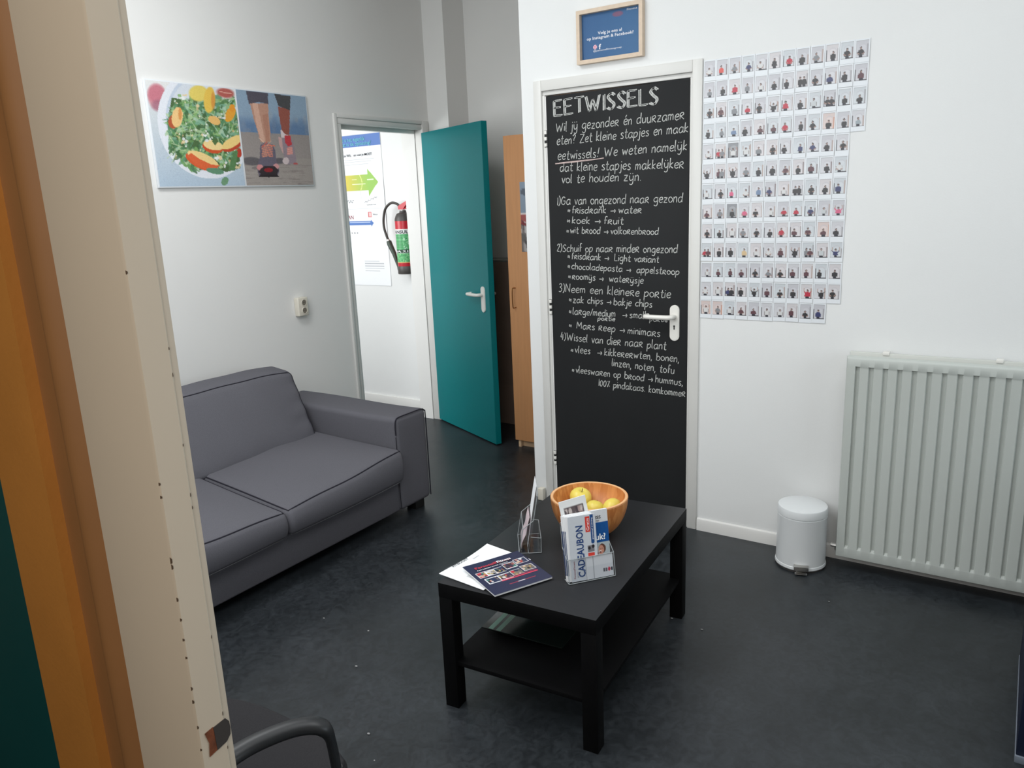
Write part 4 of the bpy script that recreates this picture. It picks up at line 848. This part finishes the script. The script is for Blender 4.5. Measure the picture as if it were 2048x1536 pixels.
# ---- two-part picture on the left wall
PX0, PX1, PZ0, PZ1 = 2.374, 3.408, 1.769, 2.287; WD = PX1 - PX0
pc = thing('wall_picture', 'wide print of a peach salad beside running shoes above the sofa', 'picture', (PX0, YA, PZ0))
b = B(); box(b, PX0, PX1, YA - 0.016, YA - 0.001, PZ0, PZ1, 0.001); obj('panel', b, card_white, pc, True)
def bil(A, B_, C_, D_):   # corners TL TR BR BL of the source view
    def f(u, v): return (A[0] * (1 - u) * (1 - v) + B_[0] * u * (1 - v) + C_[0] * u * v + D_[0] * (1 - u) * v, A[1] * (1 - u) * (1 - v) + B_[1] * u * (1 - v) + C_[1] * u * v + D_[1] * (1 - u) * v)
    return f
cv = Canvas(150, 150, 0, 1, 0, 1, (206, 211, 216), xy=bil((45, 85), (1180, 180), (1315, 1430), (205, 1435)), seed=6)
cv.c[...] = np.array((222, 222, 220)) * (1 - cv.v[..., None]) + np.array((176, 194, 210)) * cv.v[..., None]; cv.c[cv.v < 0.25] += 4
rs = random.Random(11)
for _ in range(120): cv.ell(rs.uniform(140, 700), rs.uniform(800, 1430), rs.uniform(4, 12), rs.uniform(3, 8), (158, 174, 196), 0, 0.35)
cv.ell(190, 300, 112, 170, (206, 150, 156), -10, 1, 0.25); cv.ell(180, 260, 100, 115, (198, 118, 132), 0, 0.9, 0.4); cv.ell(200, 400, 80, 70, (150, 100, 120), 0, 0.6, 0.6)
cv.ell(810, 620, 620, 720, (226, 229, 236), -12); cv.ell(830, 600, 540, 640, (196, 206, 220), -12); cv.ell(840, 610, 520, 610, (212, 218, 226), -12)
cv.ell(1150, 250, 220, 180, (222, 224, 224), 0, 0.9, 0.3)
inside = lambda x, y: ((x - 790) / 520.0) ** 2 + ((y - 690) / 560.0) ** 2 < 1 and x + 0 * y > 290
cv.ell(800, 740, 480, 480, (84, 112, 70), -12, 0.95, 0.06); cv.poly([(360, 300), (560, 330), (900, 420), (1180, 300), (1250, 1200), (1050, 1250), (520, 1050), (330, 880), (300, 620)], (78, 106, 66))
gl = [(108, 154, 92), (84, 134, 96), (130, 174, 104), (66, 104, 66), (150, 184, 130), (98, 148, 118), (128, 174, 146), (80, 120, 74), (178, 202, 156), (170, 200, 176)]
for _ in range(620):
    x, y = rs.uniform(300, 1240), rs.uniform(280, 1230)
    if not inside(x, y): continue
    cv.ell(x, y, rs.uniform(22, 75), rs.uniform(8, 26), rs.choice(gl), rs.uniform(0, 180), 0.8)
for _ in range(70):
    x, y = rs.uniform(320, 1220), rs.uniform(330, 1180)
    if inside(x, y): cv.ell(x, y, rs.uniform(6, 20), rs.uniform(5, 14), rs.choice([(232, 234, 226), (214, 222, 206), (226, 214, 170), (202, 176, 130)]), rs.uniform(0, 180), 0.9)
for _ in range(34):
    x, y = rs.uniform(340, 1150), rs.uniform(420, 1050); a = rs.uniform(0, 6.3); cv.line(x, y, x + 140 * math.cos(a), y + 140 * math.sin(a), 9, (186, 206, 164), 0.8)
def wedge(x, y, rx, ry, ang, flesh, skin, off=0.32):
    t = math.radians(ang); cv.ell(x - math.sin(t) * ry * off, y + math.cos(t) * ry * off, rx, ry, skin, ang); cv.ell(x, y, rx * 0.97, ry * 0.78, flesh, ang)
cv.ell(700, 240, 125, 100, (226, 204, 104), 0, 1, 0.2); cv.ell(840, 320, 75, 165, (228, 190, 84), 5, 1, 0.15); cv.ell(890, 330, 28, 110, (206, 132, 60), 0, 0.7, 0.5)
cv.ell(1060, 230, 120, 60, (176, 92, 84), 8, 1, 0.4); cv.line(980, 215, 1150, 240, 8, (236, 190, 170))
cv.ell(380, 600, 65, 90, (180, 88, 56), 10); cv.ell(425, 545, 68, 130, (236, 196, 134), 8); cv.ell(460, 500, 22, 80, (214, 140, 74), 0, 0.8)
cv.ell(900, 580, 85, 52, (232, 184, 110), 25); cv.ell(1120, 500, 62, 110, (226, 160, 56), 30); cv.ell(1150, 420, 40, 50, (226, 150, 50))
wedge(880, 900, 140, 78, 12, (240, 212, 148), (204, 84, 44)); cv.poly([(860, 840), (905, 905), (950, 850), (930, 820)], (84, 112, 64))
wedge(1140, 860, 165, 80, -28, (240, 208, 132), (190, 72, 46)); wedge(745, 1080, 225, 92, 25, (238, 206, 140), (212, 92, 50), 0.42)
cv.poly([(540, 1040), (590, 1000), (700, 1080), (850, 1150), (965, 1165), (880, 1215), (760, 1210), (640, 1150)], (218, 100, 58)); cv.ell(1235, 1000, 40, 60, (186, 64, 46))
for _ in range(40):
    x, y = rs.choice([(1010, 1120), (1060, 1190), (1210, 1160), (950, 1060), (800, 840), (1010, 530), (500, 290), (780, 770), (640, 430), (500, 830)]); cv.ell(x + rs.uniform(-45, 45), y + rs.uniform(-35, 35), rs.uniform(10, 26), rs.uniform(9, 22), rs.choice([(236, 238, 234), (222, 226, 226), (226, 206, 160)]), 0, 0.95)
cv.ell(900, 1235, 120, 40, (98, 142, 112), 10); cv.ell(1030, 1370, 45, 60, (110, 150, 116), 30); cv.poly([(1080, 1230), (1120, 1080), (1180, 960), (1220, 980), (1170, 1230)], (90, 130, 84))
cv.noise(3); cvL = cv
cv = Canvas(120, 150, 0, 1, 0, 1, (150, 146, 142), xy=bil((5, 70), (945, 170), (1060, 1400), (110, 1410)), seed=7)
v = cv.v[..., None]; sky = np.array((140, 162, 182)); band = np.array((98, 124, 156)); gr = np.array((150, 142, 138)); gr2 = np.array((158, 150, 144))
cv.c = np.where(v < 0.33, sky * (1 - v * 0.3), np.where(v < 0.43, band, np.where(v < 0.7, gr * (0.93 + 0.12 * v), gr2)))
k = np.clip((cv.v - 0.25) / 0.1, 0, 1)[..., None]; cv.c = np.where(v < 0.4, sky * (1 - k) + band * k, cv.c)
for _ in range(40): cv.ell(rs.uniform(0, 1000), rs.uniform(380, 640), rs.uniform(15, 50), rs.uniform(30, 90), rs.choice([(110, 140, 172), (130, 150, 170), (84, 112, 150), (150, 148, 150)]), 0, 0.30, 0.8)
for _ in range(60): cv.ell(rs.uniform(60, 1060), rs.uniform(1100, 1400), rs.uniform(30, 120), rs.uniform(4, 12), rs.choice([(140, 130, 126), (170, 160, 154), (124, 114, 112)]), 0, 0.5)
cv.ell(190, 1065, 130, 60, (92, 88, 92), 5, 0.9, 0.3); cv.ell(560, 1060, 90, 42, (88, 84, 90), 0, 0.9, 0.3); cv.ell(240, 1160, 60, 20, (110, 104, 104), 0, 0.7)
cv.poly([(180, 255), (415, 262), (425, 420), (440, 620), (440, 790), (310, 800), (275, 660), (225, 470)], (186, 142, 122)); cv.poly([(210, 260), (280, 258), (330, 560), (370, 790), (320, 790), (270, 620)], (208, 166, 146)); cv.poly([(340, 420), (410, 400), (430, 780), (385, 790)], (172, 122, 102), 0.7)
cv.poly([(135, 92), (418, 120), (425, 270), (300, 240), (168, 268)], (84, 80, 90)); cv.poly([(550, 300), (720, 345), (712, 520), (705, 690), (610, 690), (575, 480)], (146, 84, 72)); cv.poly([(505, 130), (730, 158), (722, 355), (560, 295)], (74, 74, 76))
cv.poly([(585, 610), (640, 680), (690, 700), (640, 740), (590, 730)], (214, 200, 200))
cv.poly([(550, 720), (600, 740), (640, 930), (610, 960), (560, 830)], (196, 160, 156)); cv.poly([(600, 740), (720, 720), (760, 800), (800, 1030), (790, 1100), (640, 1110), (620, 950)], (146, 132, 140)); cv.poly([(640, 700), (720, 700), (740, 830), (690, 860), (640, 800)], (190, 62, 70)); cv.poly([(665, 870), (745, 860), (750, 970), (670, 970)], (208, 140, 132)); cv.ell(650, 1060, 45, 50, (206, 190, 190)); cv.ell(790, 1100, 35, 14, (180, 90, 90))
for _ in range(8): yy = 880 + _ * 12; cv.line(670, yy, 748, yy - 4, 5, (224, 170, 160), 0.7)
cv.poly([(300, 840), (350, 800), (470, 830), (500, 900), (512, 1040), (545, 1160), (550, 1215), (530, 1270), (275, 1270), (255, 1210), (262, 1120), (292, 1000)], (104, 98, 112)); cv.poly([(325, 820), (380, 800), (450, 830), (468, 960), (400, 1000), (340, 990)], (132, 112, 118))
for _ in range(7): yy = 850 + _ * 24; cv.line(325, yy + 10, 395, yy - 8, 12, (222, 148, 120)); cv.line(395, yy - 8, 465, yy + 6, 12, (214, 134, 110))
cv.line(350, 800, 290, 740, 9, (220, 190, 170)); cv.line(390, 800, 330, 860, 14, (200, 100, 84)); cv.line(400, 830, 500, 850, 12, (214, 120, 96)); cv.line(450, 780, 400, 840, 8, (214, 170, 150))
cv.ell(290, 1150, 42, 42, (206, 140, 140)); cv.ell(510, 1140, 42, 40, (206, 150, 150)); cv.poly([(290, 1180), (350, 1130), (480, 1130), (548, 1190), (520, 1250), (550, 1285), (270, 1285), (300, 1240), (262, 1215)], (52, 44, 48)); cv.ell(405, 1190, 62, 30, (140, 40, 46)); cv.ell(405, 1275, 135, 18, (44, 38, 40)); cv.noise(3)
SPL = 2.902
raster('salad_print', cvL.c, lambda u, v: Vector((PX0 + 0.006 + (SPL - 0.004 - PX0 - 0.006) * u, YA - 0.0166, PZ1 - 0.006 - (PZ1 - PZ0 - 0.012) * v)), pr_matte, pc, True)
raster('shoes_print', cv.c, lambda u, v: Vector((SPL + 0.006 + (PX1 - 0.006 - SPL - 0.006) * u, YA - 0.0166, PZ1 - 0.006 - (PZ1 - PZ0 - 0.012) * v)), pr_matte, pc, True)

# ---- wall socket
sk = thing('wall_socket', 'white double wall socket above the sofa arm', 'socket', (3.204, YA, 1.056))
b = B(); box(b, 3.165, 3.243, YA - 0.038, YA, 1.0, 1.113, 0.006, 3); obj('housing', b, plastic_cream, sk, True)
for z in (1.081, 1.033):
    b = B(); lathe(b, [(0.0205, 0), (0.0205, 0.0035), (0.0175, 0.0035), (0.0172, -0.012), (0, -0.012)], n=28)
    b.transform(Matrix.Translation((3.209, YA - 0.0385, z)) @ Matrix.Rotation(PI / 2, 4, 'X')); bmesh.ops.translate(b, verts=b.verts, vec=(0, 0, 0)); obj('outlet', b, plastic_cream, sk, True)
    b = B(); lathe(b, [(0.0165, 0.0006), (0, 0.0006)], n=28); b.transform(Matrix.Translation((3.209, YA - 0.0392, z)) @ Matrix.Rotation(PI / 2, 4, 'X')); obj('outlet_well', b, mat('socket_shade', (120, 114, 102), 0.6), sk, True)
    b = B()
    for dx in (-0.006, 0.006): tube(b, [(3.209 + dx, YA - 0.0395, z), (3.209 + dx, YA - 0.0402, z)], 0.0022, 8)
    obj('pin_hole', b, dark_hole, sk, True)

# ---- poster in the next room
PL, PR, PZT, PZB = 5.06, 4.19, 2.172, 1.010; XW = 4.58; PX = XW - 0.004
po = thing('poster', 'large white information poster with a green arrow beyond the doorway', 'poster', (XW, PR, PZB))
cv = Canvas(220, 290, 5.06, 4.19, 2.172, 1.010, (236, 238, 240), seed=12)
cv.rect(4.19, 5.06, 2.082, 2.168, (84, 120, 184)) if False else cv.put((cv.Y > 2.080) & (cv.Y < 2.168), (92, 124, 186))
def R_(y0, y1, z0, z1, col, a=1.0): cv.put((cv.X <= max(y0, y1)) & (cv.X >= min(y0, y1)) & (cv.Y <= max(z0, z1)) & (cv.Y >= min(z0, z1)), col, a)
def frame_r(y0, y1, z0, z1, t, col):
    R_(y0, y1, z0, z0 + t, col); R_(y0, y1, z1 - t, z1, col); R_(y0, y0 - t, z0, z1, col); R_(y1 + t, y1, z0, z1, col)
frame_r(5.03, 4.235, 1.930, 2.055, 0.004, (214, 216, 220))
for k in range(3): R_(5.0, 4.27 + 0.03 * k, 1.985 - 0.018 * k, 1.990 - 0.018 * k, (170, 172, 178), 0.8)
g = np.clip((cv.X - 4.345) / 0.30, 0, 1)[..., None]; ac = np.array((150, 192, 96)) * (1 - g) + np.array((222, 190, 84)) * g
m1 = (cv.X > 4.35) & (cv.X < 5.0) & (cv.Y > 1.752) & (cv.Y < 1.872); m2 = (cv.X >= 4.244) & (cv.X <= 4.352) & (np.abs(cv.Y - 1.811) < (cv.X - 4.244) / 0.108 * 0.106)
cv.c = np.where((m1 | m2)[..., None], ac, cv.c)
R_(4.52, 4.38, 1.80, 1.806, (236, 240, 220)); R_(4.36, 4.29, 1.83, 1.835, (226, 238, 214)); R_(4.52, 4.47, 1.835, 1.84, (240, 230, 190))
for k in range(14):
    a = k / 13; cv.put(np.hypot(cv.X - (4.435 - 0.02 * math.sin(a * PI)), cv.Y - (1.87 - 0.12 * a)) < 0.0045, (222, 232, 150))
R_(4.437, 4.434, 1.69, 1.75, (190, 192, 196))
for k in range(24):
    a = k / 23; cv.put(np.hypot(cv.X - (4.586 - 0.066 * a), cv.Y - (1.672 + 0.010 * math.sin(a * 15))) < 0.0032, (110, 112, 120)); 
for k in range(24):
    a = k / 23; cv.put(np.hypot(cv.X - (4.40 - 0.13 * a), cv.Y - (1.660 + 0.040 * a + 0.004 * math.sin(a * 25))) < 0.003, (120, 120, 126))
R_(5.04, 4.20, 1.613, 1.617, (200, 202, 206)); frame_r(4.375, 4.337, 1.545, 1.588, 0.007, (196, 70, 72)); R_(4.368, 4.344, 1.552, 1.581, (240, 190, 190))
m3 = (cv.X > 4.345) & (cv.X < 5.0) & (cv.Y > 1.485) & (cv.Y < 1.518); m4 = (cv.X >= 4.322) & (cv.X <= 4.35) & (np.abs(cv.Y - 1.5015) < (cv.X - 4.322) / 0.028 * 0.028); cv.put(m3 | m4, (84, 120, 184))
R_(4.58, 4.36, 1.508, 1.512, (214, 224, 240)); R_(4.56, 4.40, 1.493, 1.496, (214, 224, 240))
for k in range(3): R_(4.575 - 0.03 * k, 4.560 - 0.03 * k, 1.424, 1.430, (110, 112, 120))
for i in range(9):
    for j in range(3): frame_r(4.59 - 0.03 * j, 4.566 - 0.03 * j, 1.22 + 0.02 * i, 1.236 + 0.02 * i, 0.003, (232, 234, 236))
for k in range(5): R_(4.46, 4.30 if k in (0, 4) else 4.25, 1.200 - 0.019 * k, 1.206 - 0.019 * k, (176, 178, 184), 0.9)
frame_r(5.06, 4.19, 1.010, 2.172, 0.003, (196, 198, 204))
raster('sheet', cv.c, lambda u, v: Vector((PX + 0.002 * math.sin(v * 9), PL + (PR - PL) * u, PZT + (PZB - PZT) * v)), pr_matte, po, True)
b = B(); box(b, XW - 0.0005, XW, PR + 0.005, PL - 0.005, PZB + 0.005, PZT - 0.005); obj('backing', b, paper, po, True)
xt = PX - 0.0035; U = (0, -1, 0)
text('Wat is het eigenlijk', ink_aqua, po, (xt, 4.345, 2.125), U, V_, 0.040, 0.30, True, 0.006, align='RIGHT'); text('en wat is de oplossing?', ink_aqua, po, (xt, 4.285, 2.092), U, V_, 0.040, 0.38, True, 0.006, align='RIGHT')
text('Wat je WIL   en wat je MOET', ink_dark, po, (xt, 4.285, 2.013), U, V_, 0.026, 0.36, True, 0.012, align='RIGHT'); text('PLAN', ink_maroon, po, (xt, 4.536, 1.535), U, V_, 0.042, 0.10, True, 0.006, align='RIGHT'); text('Wat je', ink_grey, po, (xt, 4.325, 1.562), U, V_, 0.016, 0.05, True, 0.01)
text('stuwende route', ink_grey, po, (xt, 4.38, 1.638), U, V_, 0.014, 0.10, True)

# ---- fire extinguisher
FXc, FYc = 4.508, 3.957
fe = thing('fire_extinguisher', 'red fire extinguisher with black hose on the wall beyond the doorway', 'fire extinguisher', (FXc, FYc, 1.12))
r0 = 0.0655
b = B(); lathe(b, [(0, 0.028), (r0, 0.028), (r0, 0.40), (r0 * 0.98, 0.41), (0, 0.412)], c=(FXc, FYc, 1.12), n=40); obj('cylinder', b, red_m, fe, True)
b = B(); lathe(b, [(0, 0), (r0 + 0.001, 0), (r0 + 0.003, 0.004), (r0 + 0.003, 0.056), (r0 + 0.0005, 0.060), (0, 0.060)], c=(FXc, FYc, 1.12), n=40); obj('base_boot', b, ext_dark, fe, True)
b = B(); lathe(b, [(r0 + 0.0005, 0.395), (r0 * 0.99, 0.41), (r0 * 0.86, 0.432), (r0 * 0.72, 0.448), (r0 * 0.4, 0.456), (r0 * 0.35, 0.47), (0, 0.47)], c=(FXc, FYc, 1.12), n=40); obj('shoulder', b, ext_dark, fe, True)
b = B(); lathe(b, [(0.012, 0.462), (0.020, 0.464), (0.020, 0.474), (0.012, 0.476)], c=(FXc, FYc, 1.12), n=24); obj('collar', b, chrome, fe, True)
b = B(); extr(b, [(FXc - 0.012, FYc + 0.034, 1.598), (FXc - 0.012, FYc + 0.036, 1.622), (FXc - 0.012, FYc + 0.012, 1.634), (FXc - 0.012, FYc - 0.05, 1.660), (FXc - 0.012, FYc - 0.056, 1.646), (FXc - 0.012, FYc - 0.012, 1.598)], (0.024, 0, 0)); obj('valve_head', b, red_m, fe, True)
b = B(); box(b, FXc - 0.009, FXc + 0.009, FYc - 0.07, FYc - 0.01, 1.600, 1.608, 0.002); obj('carry_handle', b, red_m, fe, True)
hp = catmull([(FXc, FYc + 0.02, 1.614), (FXc - 0.004, FYc + 0.05, 1.640), (FXc - 0.01, FYc + 0.10, 1.648), (FXc - 0.012, FYc + 0.158, 1.610), (FXc - 0.012, FYc + 0.185, 1.545), (FXc - 0.012, FYc + 0.190, 1.475), (FXc - 0.014, FYc + 0.172, 1.415), (FXc - 0.016, FYc + 0.152, 1.372)], 6)
b = B(); tube(b, hp, 0.0095, 12); obj('hose', b, hose_m, fe, True)
b = B(); e = hp[-1]; tube(b, [e + Vector((0, 0.001, 0.006)), e + Vector((0, -0.004, -0.008))], 0.0115, 12); obj('ferrule', b, chrome, fe, True)
b = B(); tube(b, [e + Vector((0, -0.005, -0.006)), e + Vector((0, -0.012, -0.03)), Vector((FXc - 0.02, FYc + 0.098, 1.270)), Vector((FXc - 0.02, FYc + 0.068, 1.175)), Vector((FXc - 0.02, FYc + 0.062, 1.150))], [0.019, 0.021, 0.017, 0.009, 0.011], 14); obj('nozzle', b, mat('dark_green_plastic', (58, 70, 60), 0.5, var=0.1, vscale=30), fe, True)
def cyl(u_, z, k=0.0009):
    a = u_ / r0 + PI * 1.20     # centre of the label turned towards the doorway
    return Vector((FXc + (r0 + k) * math.cos(a), FYc + (r0 + k) * math.sin(a), z))
cv = Canvas(56, 90, 0, 1, 0, 1, (96, 178, 118), seed=8)
cv.rect(0, 1, 0, 0.145, (232, 232, 230)); cv.rect(0, 1, 0.60, 0.70, (40, 70, 52)); cv.rect(0, 1, 0.70, 0.71, (220, 230, 220))
for k in range(10): cv.rect(0.05, 0.42, 0.19 + 0.038 * k, 0.20 + 0.038 * k, (40, 90, 60), 0.8)
rs = random.Random(5)
for _ in range(90): cv.ell(rs.uniform(0.45, 1), rs.uniform(0.18, 0.58), 0.03, 0.015, rs.choice([(40, 120, 70), (150, 214, 160), (220, 240, 224)]), rs.uniform(0, 180), 0.8)
for _ in range(70): cv.ell(rs.uniform(0.05, 1), rs.uniform(0.72, 0.98), 0.04, 0.012, rs.choice([(60, 140, 80), (160, 214, 150)]), rs.uniform(0, 180), 0.8)
cv.rect(0, 1, 0.975, 1, (214, 170, 110))
raster('label_print', cv.c, lambda u, v: cyl(0.085 - 0.17 * u if False else (-0.085 + 0.17 * u) * 1.0, 1.455 - 0.250 * v), pr_gloss, fe, True)
for s, z, sz, m in (('ANSUL F', 1.424, 0.032, ink_dark), ('6A 21B', 1.285, 0.020, ink_white)):
    text(s, m, fe, (0, 0, 0), (1, 0, 0), (0, 0, 1), sz, 0.15, True, 0.03, align='CENTER', fn=lambda a, b_, z=z: cyl(a - 0.012, z + b_, 0.0016))
b = B(); box(b, FXc + r0 - 0.004, XW, FYc - 0.02, FYc + 0.02, 1.50, 1.54, 0.002); obj('wall_bracket', b, ext_dark, fe, True)

# ---- cupboard in the recess
cb = thing('cupboard', 'tall beech-veneer cupboard half hidden behind the white wall', 'cupboard', (4.38, 2.42, 0))
b = B(); box(b, 4.190, 4.60, 1.86, 2.796, 0.052, 2.022, 0.001); obj('body', b, beech, cb, True)
b = B(); box(b, 4.170, 4.188, 2.332, 2.800, 0.052, 2.022, 0.0015); dr = obj('door_panel', b, beech, cb, True)
b = B(); box(b, 4.170, 4.188, 1.862, 2.328, 0.052, 2.022, 0.0015); obj('door_panel', b, beech, cb, True)
b = B(); tube(b, catmull([(4.170, 2.752, 1.082), (4.150, 2.752, 1.084), (4.138, 2.754, 1.078), (4.136, 2.756, 1.02), (4.138, 2.754, 0.962), (4.150, 2.752, 0.955), (4.170, 2.752, 0.957)], 5), 0.0032, 8); obj('pull_handle', b, brass, dr, True)
b = B(); box(b, 4.215, 4.235, 1.88, 2.765, 0, 0.052, 0.001); obj('plinth', b, beech_pale, cb, True)
b = B(); box(b, 4.185, 4.60, 2.765, 2.785, 0, 0.052, 0.001); obj('side_foot', b, beech_pale, cb, True)
cv = Canvas(30, 50, 0, 1, 0, 1, (128, 144, 160), seed=3); rs = random.Random(6)
cv.c += ((0.5 - cv.v) * 20)[..., None]; cv.rect(0, 1, 0.43, 0.45, (226, 214, 210)); cv.rect(0, 1, 0.45, 0.60, (160, 84, 80)); cv.rect(0, 1, 0.60, 1, (96, 94, 92)); cv.ell(0.12, 0.14, 0.10, 0.05, (90, 100, 112))
for _ in range(60): cv.ell(rs.uniform(0, 1), rs.uniform(0.6, 1), 0.08, 0.03, rs.choice([(60, 60, 62), (170, 166, 164), (120, 110, 108), (210, 208, 206)]), rs.uniform(60, 120), 0.8)
for _ in range(12): cv.ell(rs.uniform(0, 1), rs.uniform(0.46, 0.6), 0.1, 0.02, (120, 40, 44), 0, 0.8)
pp = thing('poster', 'narrow glimpse of a blue and red photo poster on the cupboard door', 'poster', (4.168, 2.55, 1.31))
b = B(); box(b, 4.1682, 4.1696, 2.40, 2.688, 1.312, 1.740); obj('sheet', b, paper, pp, True, smooth=False)
raster('printed_image', cv.c, lambda u, v: Vector((4.1678, 2.688 - 0.288 * u, 1.740 - 0.428 * v)), pr_gloss, pp, True)

# ---- wrapped boards behind the teal door
wb = thing('wrapped_boards', 'stack of brown boards wrapped in plastic film behind the teal door', 'boards', (4.70, 3.15, 0))
for k in range(4):
    b = B(); box(b, 4.615 + 0.045 * k, 4.655 + 0.045 * k, 2.82, 3.46 - 0.004 * k, 0.0, 1.205 - 0.004 * k, 0.002); obj('board', b, brown_m, wb, True)
b = B(); n1, n2_ = 16, 30; rs = random.Random(9); gv = [[b.verts.new((4.606 - 0.008 * rs.random() ** 2 - (0.008 if (i * 7 + j * 3) % 5 == 0 else 0), 2.83 + 0.62 * i / n1, 0.30 + 0.90 * j / n2_)) for j in range(n2_ + 1)] for i in range(n1 + 1)]
for i in range(n1):
    for j in range(n2_): b.faces.new((gv[i][j], gv[i + 1][j], gv[i + 1][j + 1], gv[i][j + 1]))
obj('film_wrap', b, film, wb, True)
b = B(); box(b, 4.612, 4.795, 2.81, 3.47, 1.206, 1.219, 0.002); obj('top_board', b, mat('grey_board', (140, 138, 132), 0.5, var=0.04), wb, True)

# ---- door stop by the chalkboard door
ds = thing('door_stop', 'small white block on the floor at the foot of the chalkboard door frame', 'door stop', (3.445, 2.152, 0))
b = B(); box(b, 3.430, 3.4615, 2.136, 2.170, 0.0, 0.070, 0.004, 3); obj('block', b, plastic_cream, ds, True)
b = B(); box(b, 3.424, 3.430, 2.140, 2.166, 0.012, 0.060, 0.002); obj('buffer', b, ext_dark, ds, True) if False else b.free()

# ---- visitor chair in the foreground
ch = thing('armchair', 'dark grey upholstered chair with black curved armrests at the bottom edge', 'chair', (0.80, 1.37, 0), 0)
b = B()
def dseat(p, q):
    q = q.copy(); q.z += 0.012 * (1 - p.x ** 2) * (1 - p.y ** 2) * (1 if p.z > 0 else 0); 
    if p.x > 0: q.x -= 0.045 * abs(p.y) ** 3 * p.x
    return q + Vector((0.80, 1.385, 0.425))
rbox(b, (0.240, 0.240, 0.030), 0.020, (10, 10, 2), dseat); obj('seat', b, chair_fab, ch, True)
b = B()
def dback(p, q):
    q = q.copy(); q.x += -0.10 * q.z - 0.03 * (p.y ** 2) * -1; return q + Vector((0.560, 1.385, 0.72))
rbox(b, (0.022, 0.225, 0.20), 0.018, (2, 10, 8), dback); obj('backrest', b, chair_fab, ch, True)
for sg, y0c in ((1, 1.10), (-1, 1.67)):
    P0 = [(0.560, 0.035, 0.600), (0.60, 0.048, 0.635), (0.68, 0.056, 0.650), (0.745, 0.052, 0.655), (0.80, 0.034, 0.657), (0.845, 0.012, 0.655), (0.874, -0.010, 0.648), (0.888, -0.022, 0.632), (0.894, -0.026, 0.600), (0.900, -0.026, 0.53)]
    b = B(); pts = catmull([(x, y0c + sg * dy, z) for x, dy, z in P0], 5); k_ = len(pts)
    tube(b, pts, [0.020 if i < k_ * 0.72 else 0.020 - 0.006 * min(1, (i - k_ * 0.72) / (k_ * 0.12)) for i in range(k_)], 14, flat=0.72); obj('armrest', b, chair_blk, ch, True)
    b = B(); tube(b, catmull([(0.900, y0c - sg * 0.026, 0.54), (0.905, y0c - sg * 0.026, 0.40), (0.93, y0c - sg * 0.02, 0.012)], 5), 0.0125, 12); obj('leg', b, chair_blk, ch, True)
    b = B(); tube(b, catmull([(0.556, y0c + sg * 0.035, 0.62), (0.57, y0c + sg * 0.03, 0.40), (0.585, y0c, 0.012)], 5), 0.0125, 12); obj('leg', b, chair_blk, ch, True)
    b = B(); tube(b, [(0.57, y0c + sg * 0.03, 0.385), (0.905, y0c - sg * 0.024, 0.385)], 0.010, 10); obj('side_rail', b, chair_blk, ch, True)
b = B(); tube(b, [(0.70, 1.11, 0.385), (0.70, 1.66, 0.385)], 0.010, 10); obj('cross_rail', b, chair_blk, ch, True)

# ---- navy desk at the right edge
dk = thing('reception_desk', 'navy blue desk side just entering at the lower right edge', 'desk', (2.65, -0.50, 0))
b = B(); box(b, 2.372, 2.95, -0.90, -0.100, 0.022, 0.72, 0.002); obj('side_panel', b, navy_furn, dk, True)
b = B(); box(b, 2.366, 2.95, -0.90, -0.098, 0.0, 0.022, 0.001); obj('plinth', b, mat('grey_plinth', (120, 128, 140), 0.4), dk, True)
b = B(); box(b, 2.35, 3.0, -0.92, -0.08, 0.72, 0.745, 0.002); obj('desktop', b, navy_furn, dk, True)

# ---- crumbs on the floor
b = B(); rs = random.Random(2)
for x, y in [(1.75, 1.92), (1.50, 1.62), (1.33, 1.37), (1.42, 1.52), (2.62, 1.05), (2.60, 0.92), (1.95, 2.05), (3.05, 0.55), (1.84, 0.62), (1.93, 2.28), (2.42, 2.05), (1.36, 1.18)]:
    r_ = rs.uniform(0.0022, 0.0045); bmesh.ops.create_icosphere(b, subdivisions=1, radius=r_, matrix=Matrix.Translation((x, y, r_ * 0.5)) @ Matrix.Diagonal((1, 1.4, 0.5, 1)))
tag(obj('floor_crumbs', b, crumb_m), 'scattered pale specks of dirt on the dark floor', 'crumbs', kind='stuff')
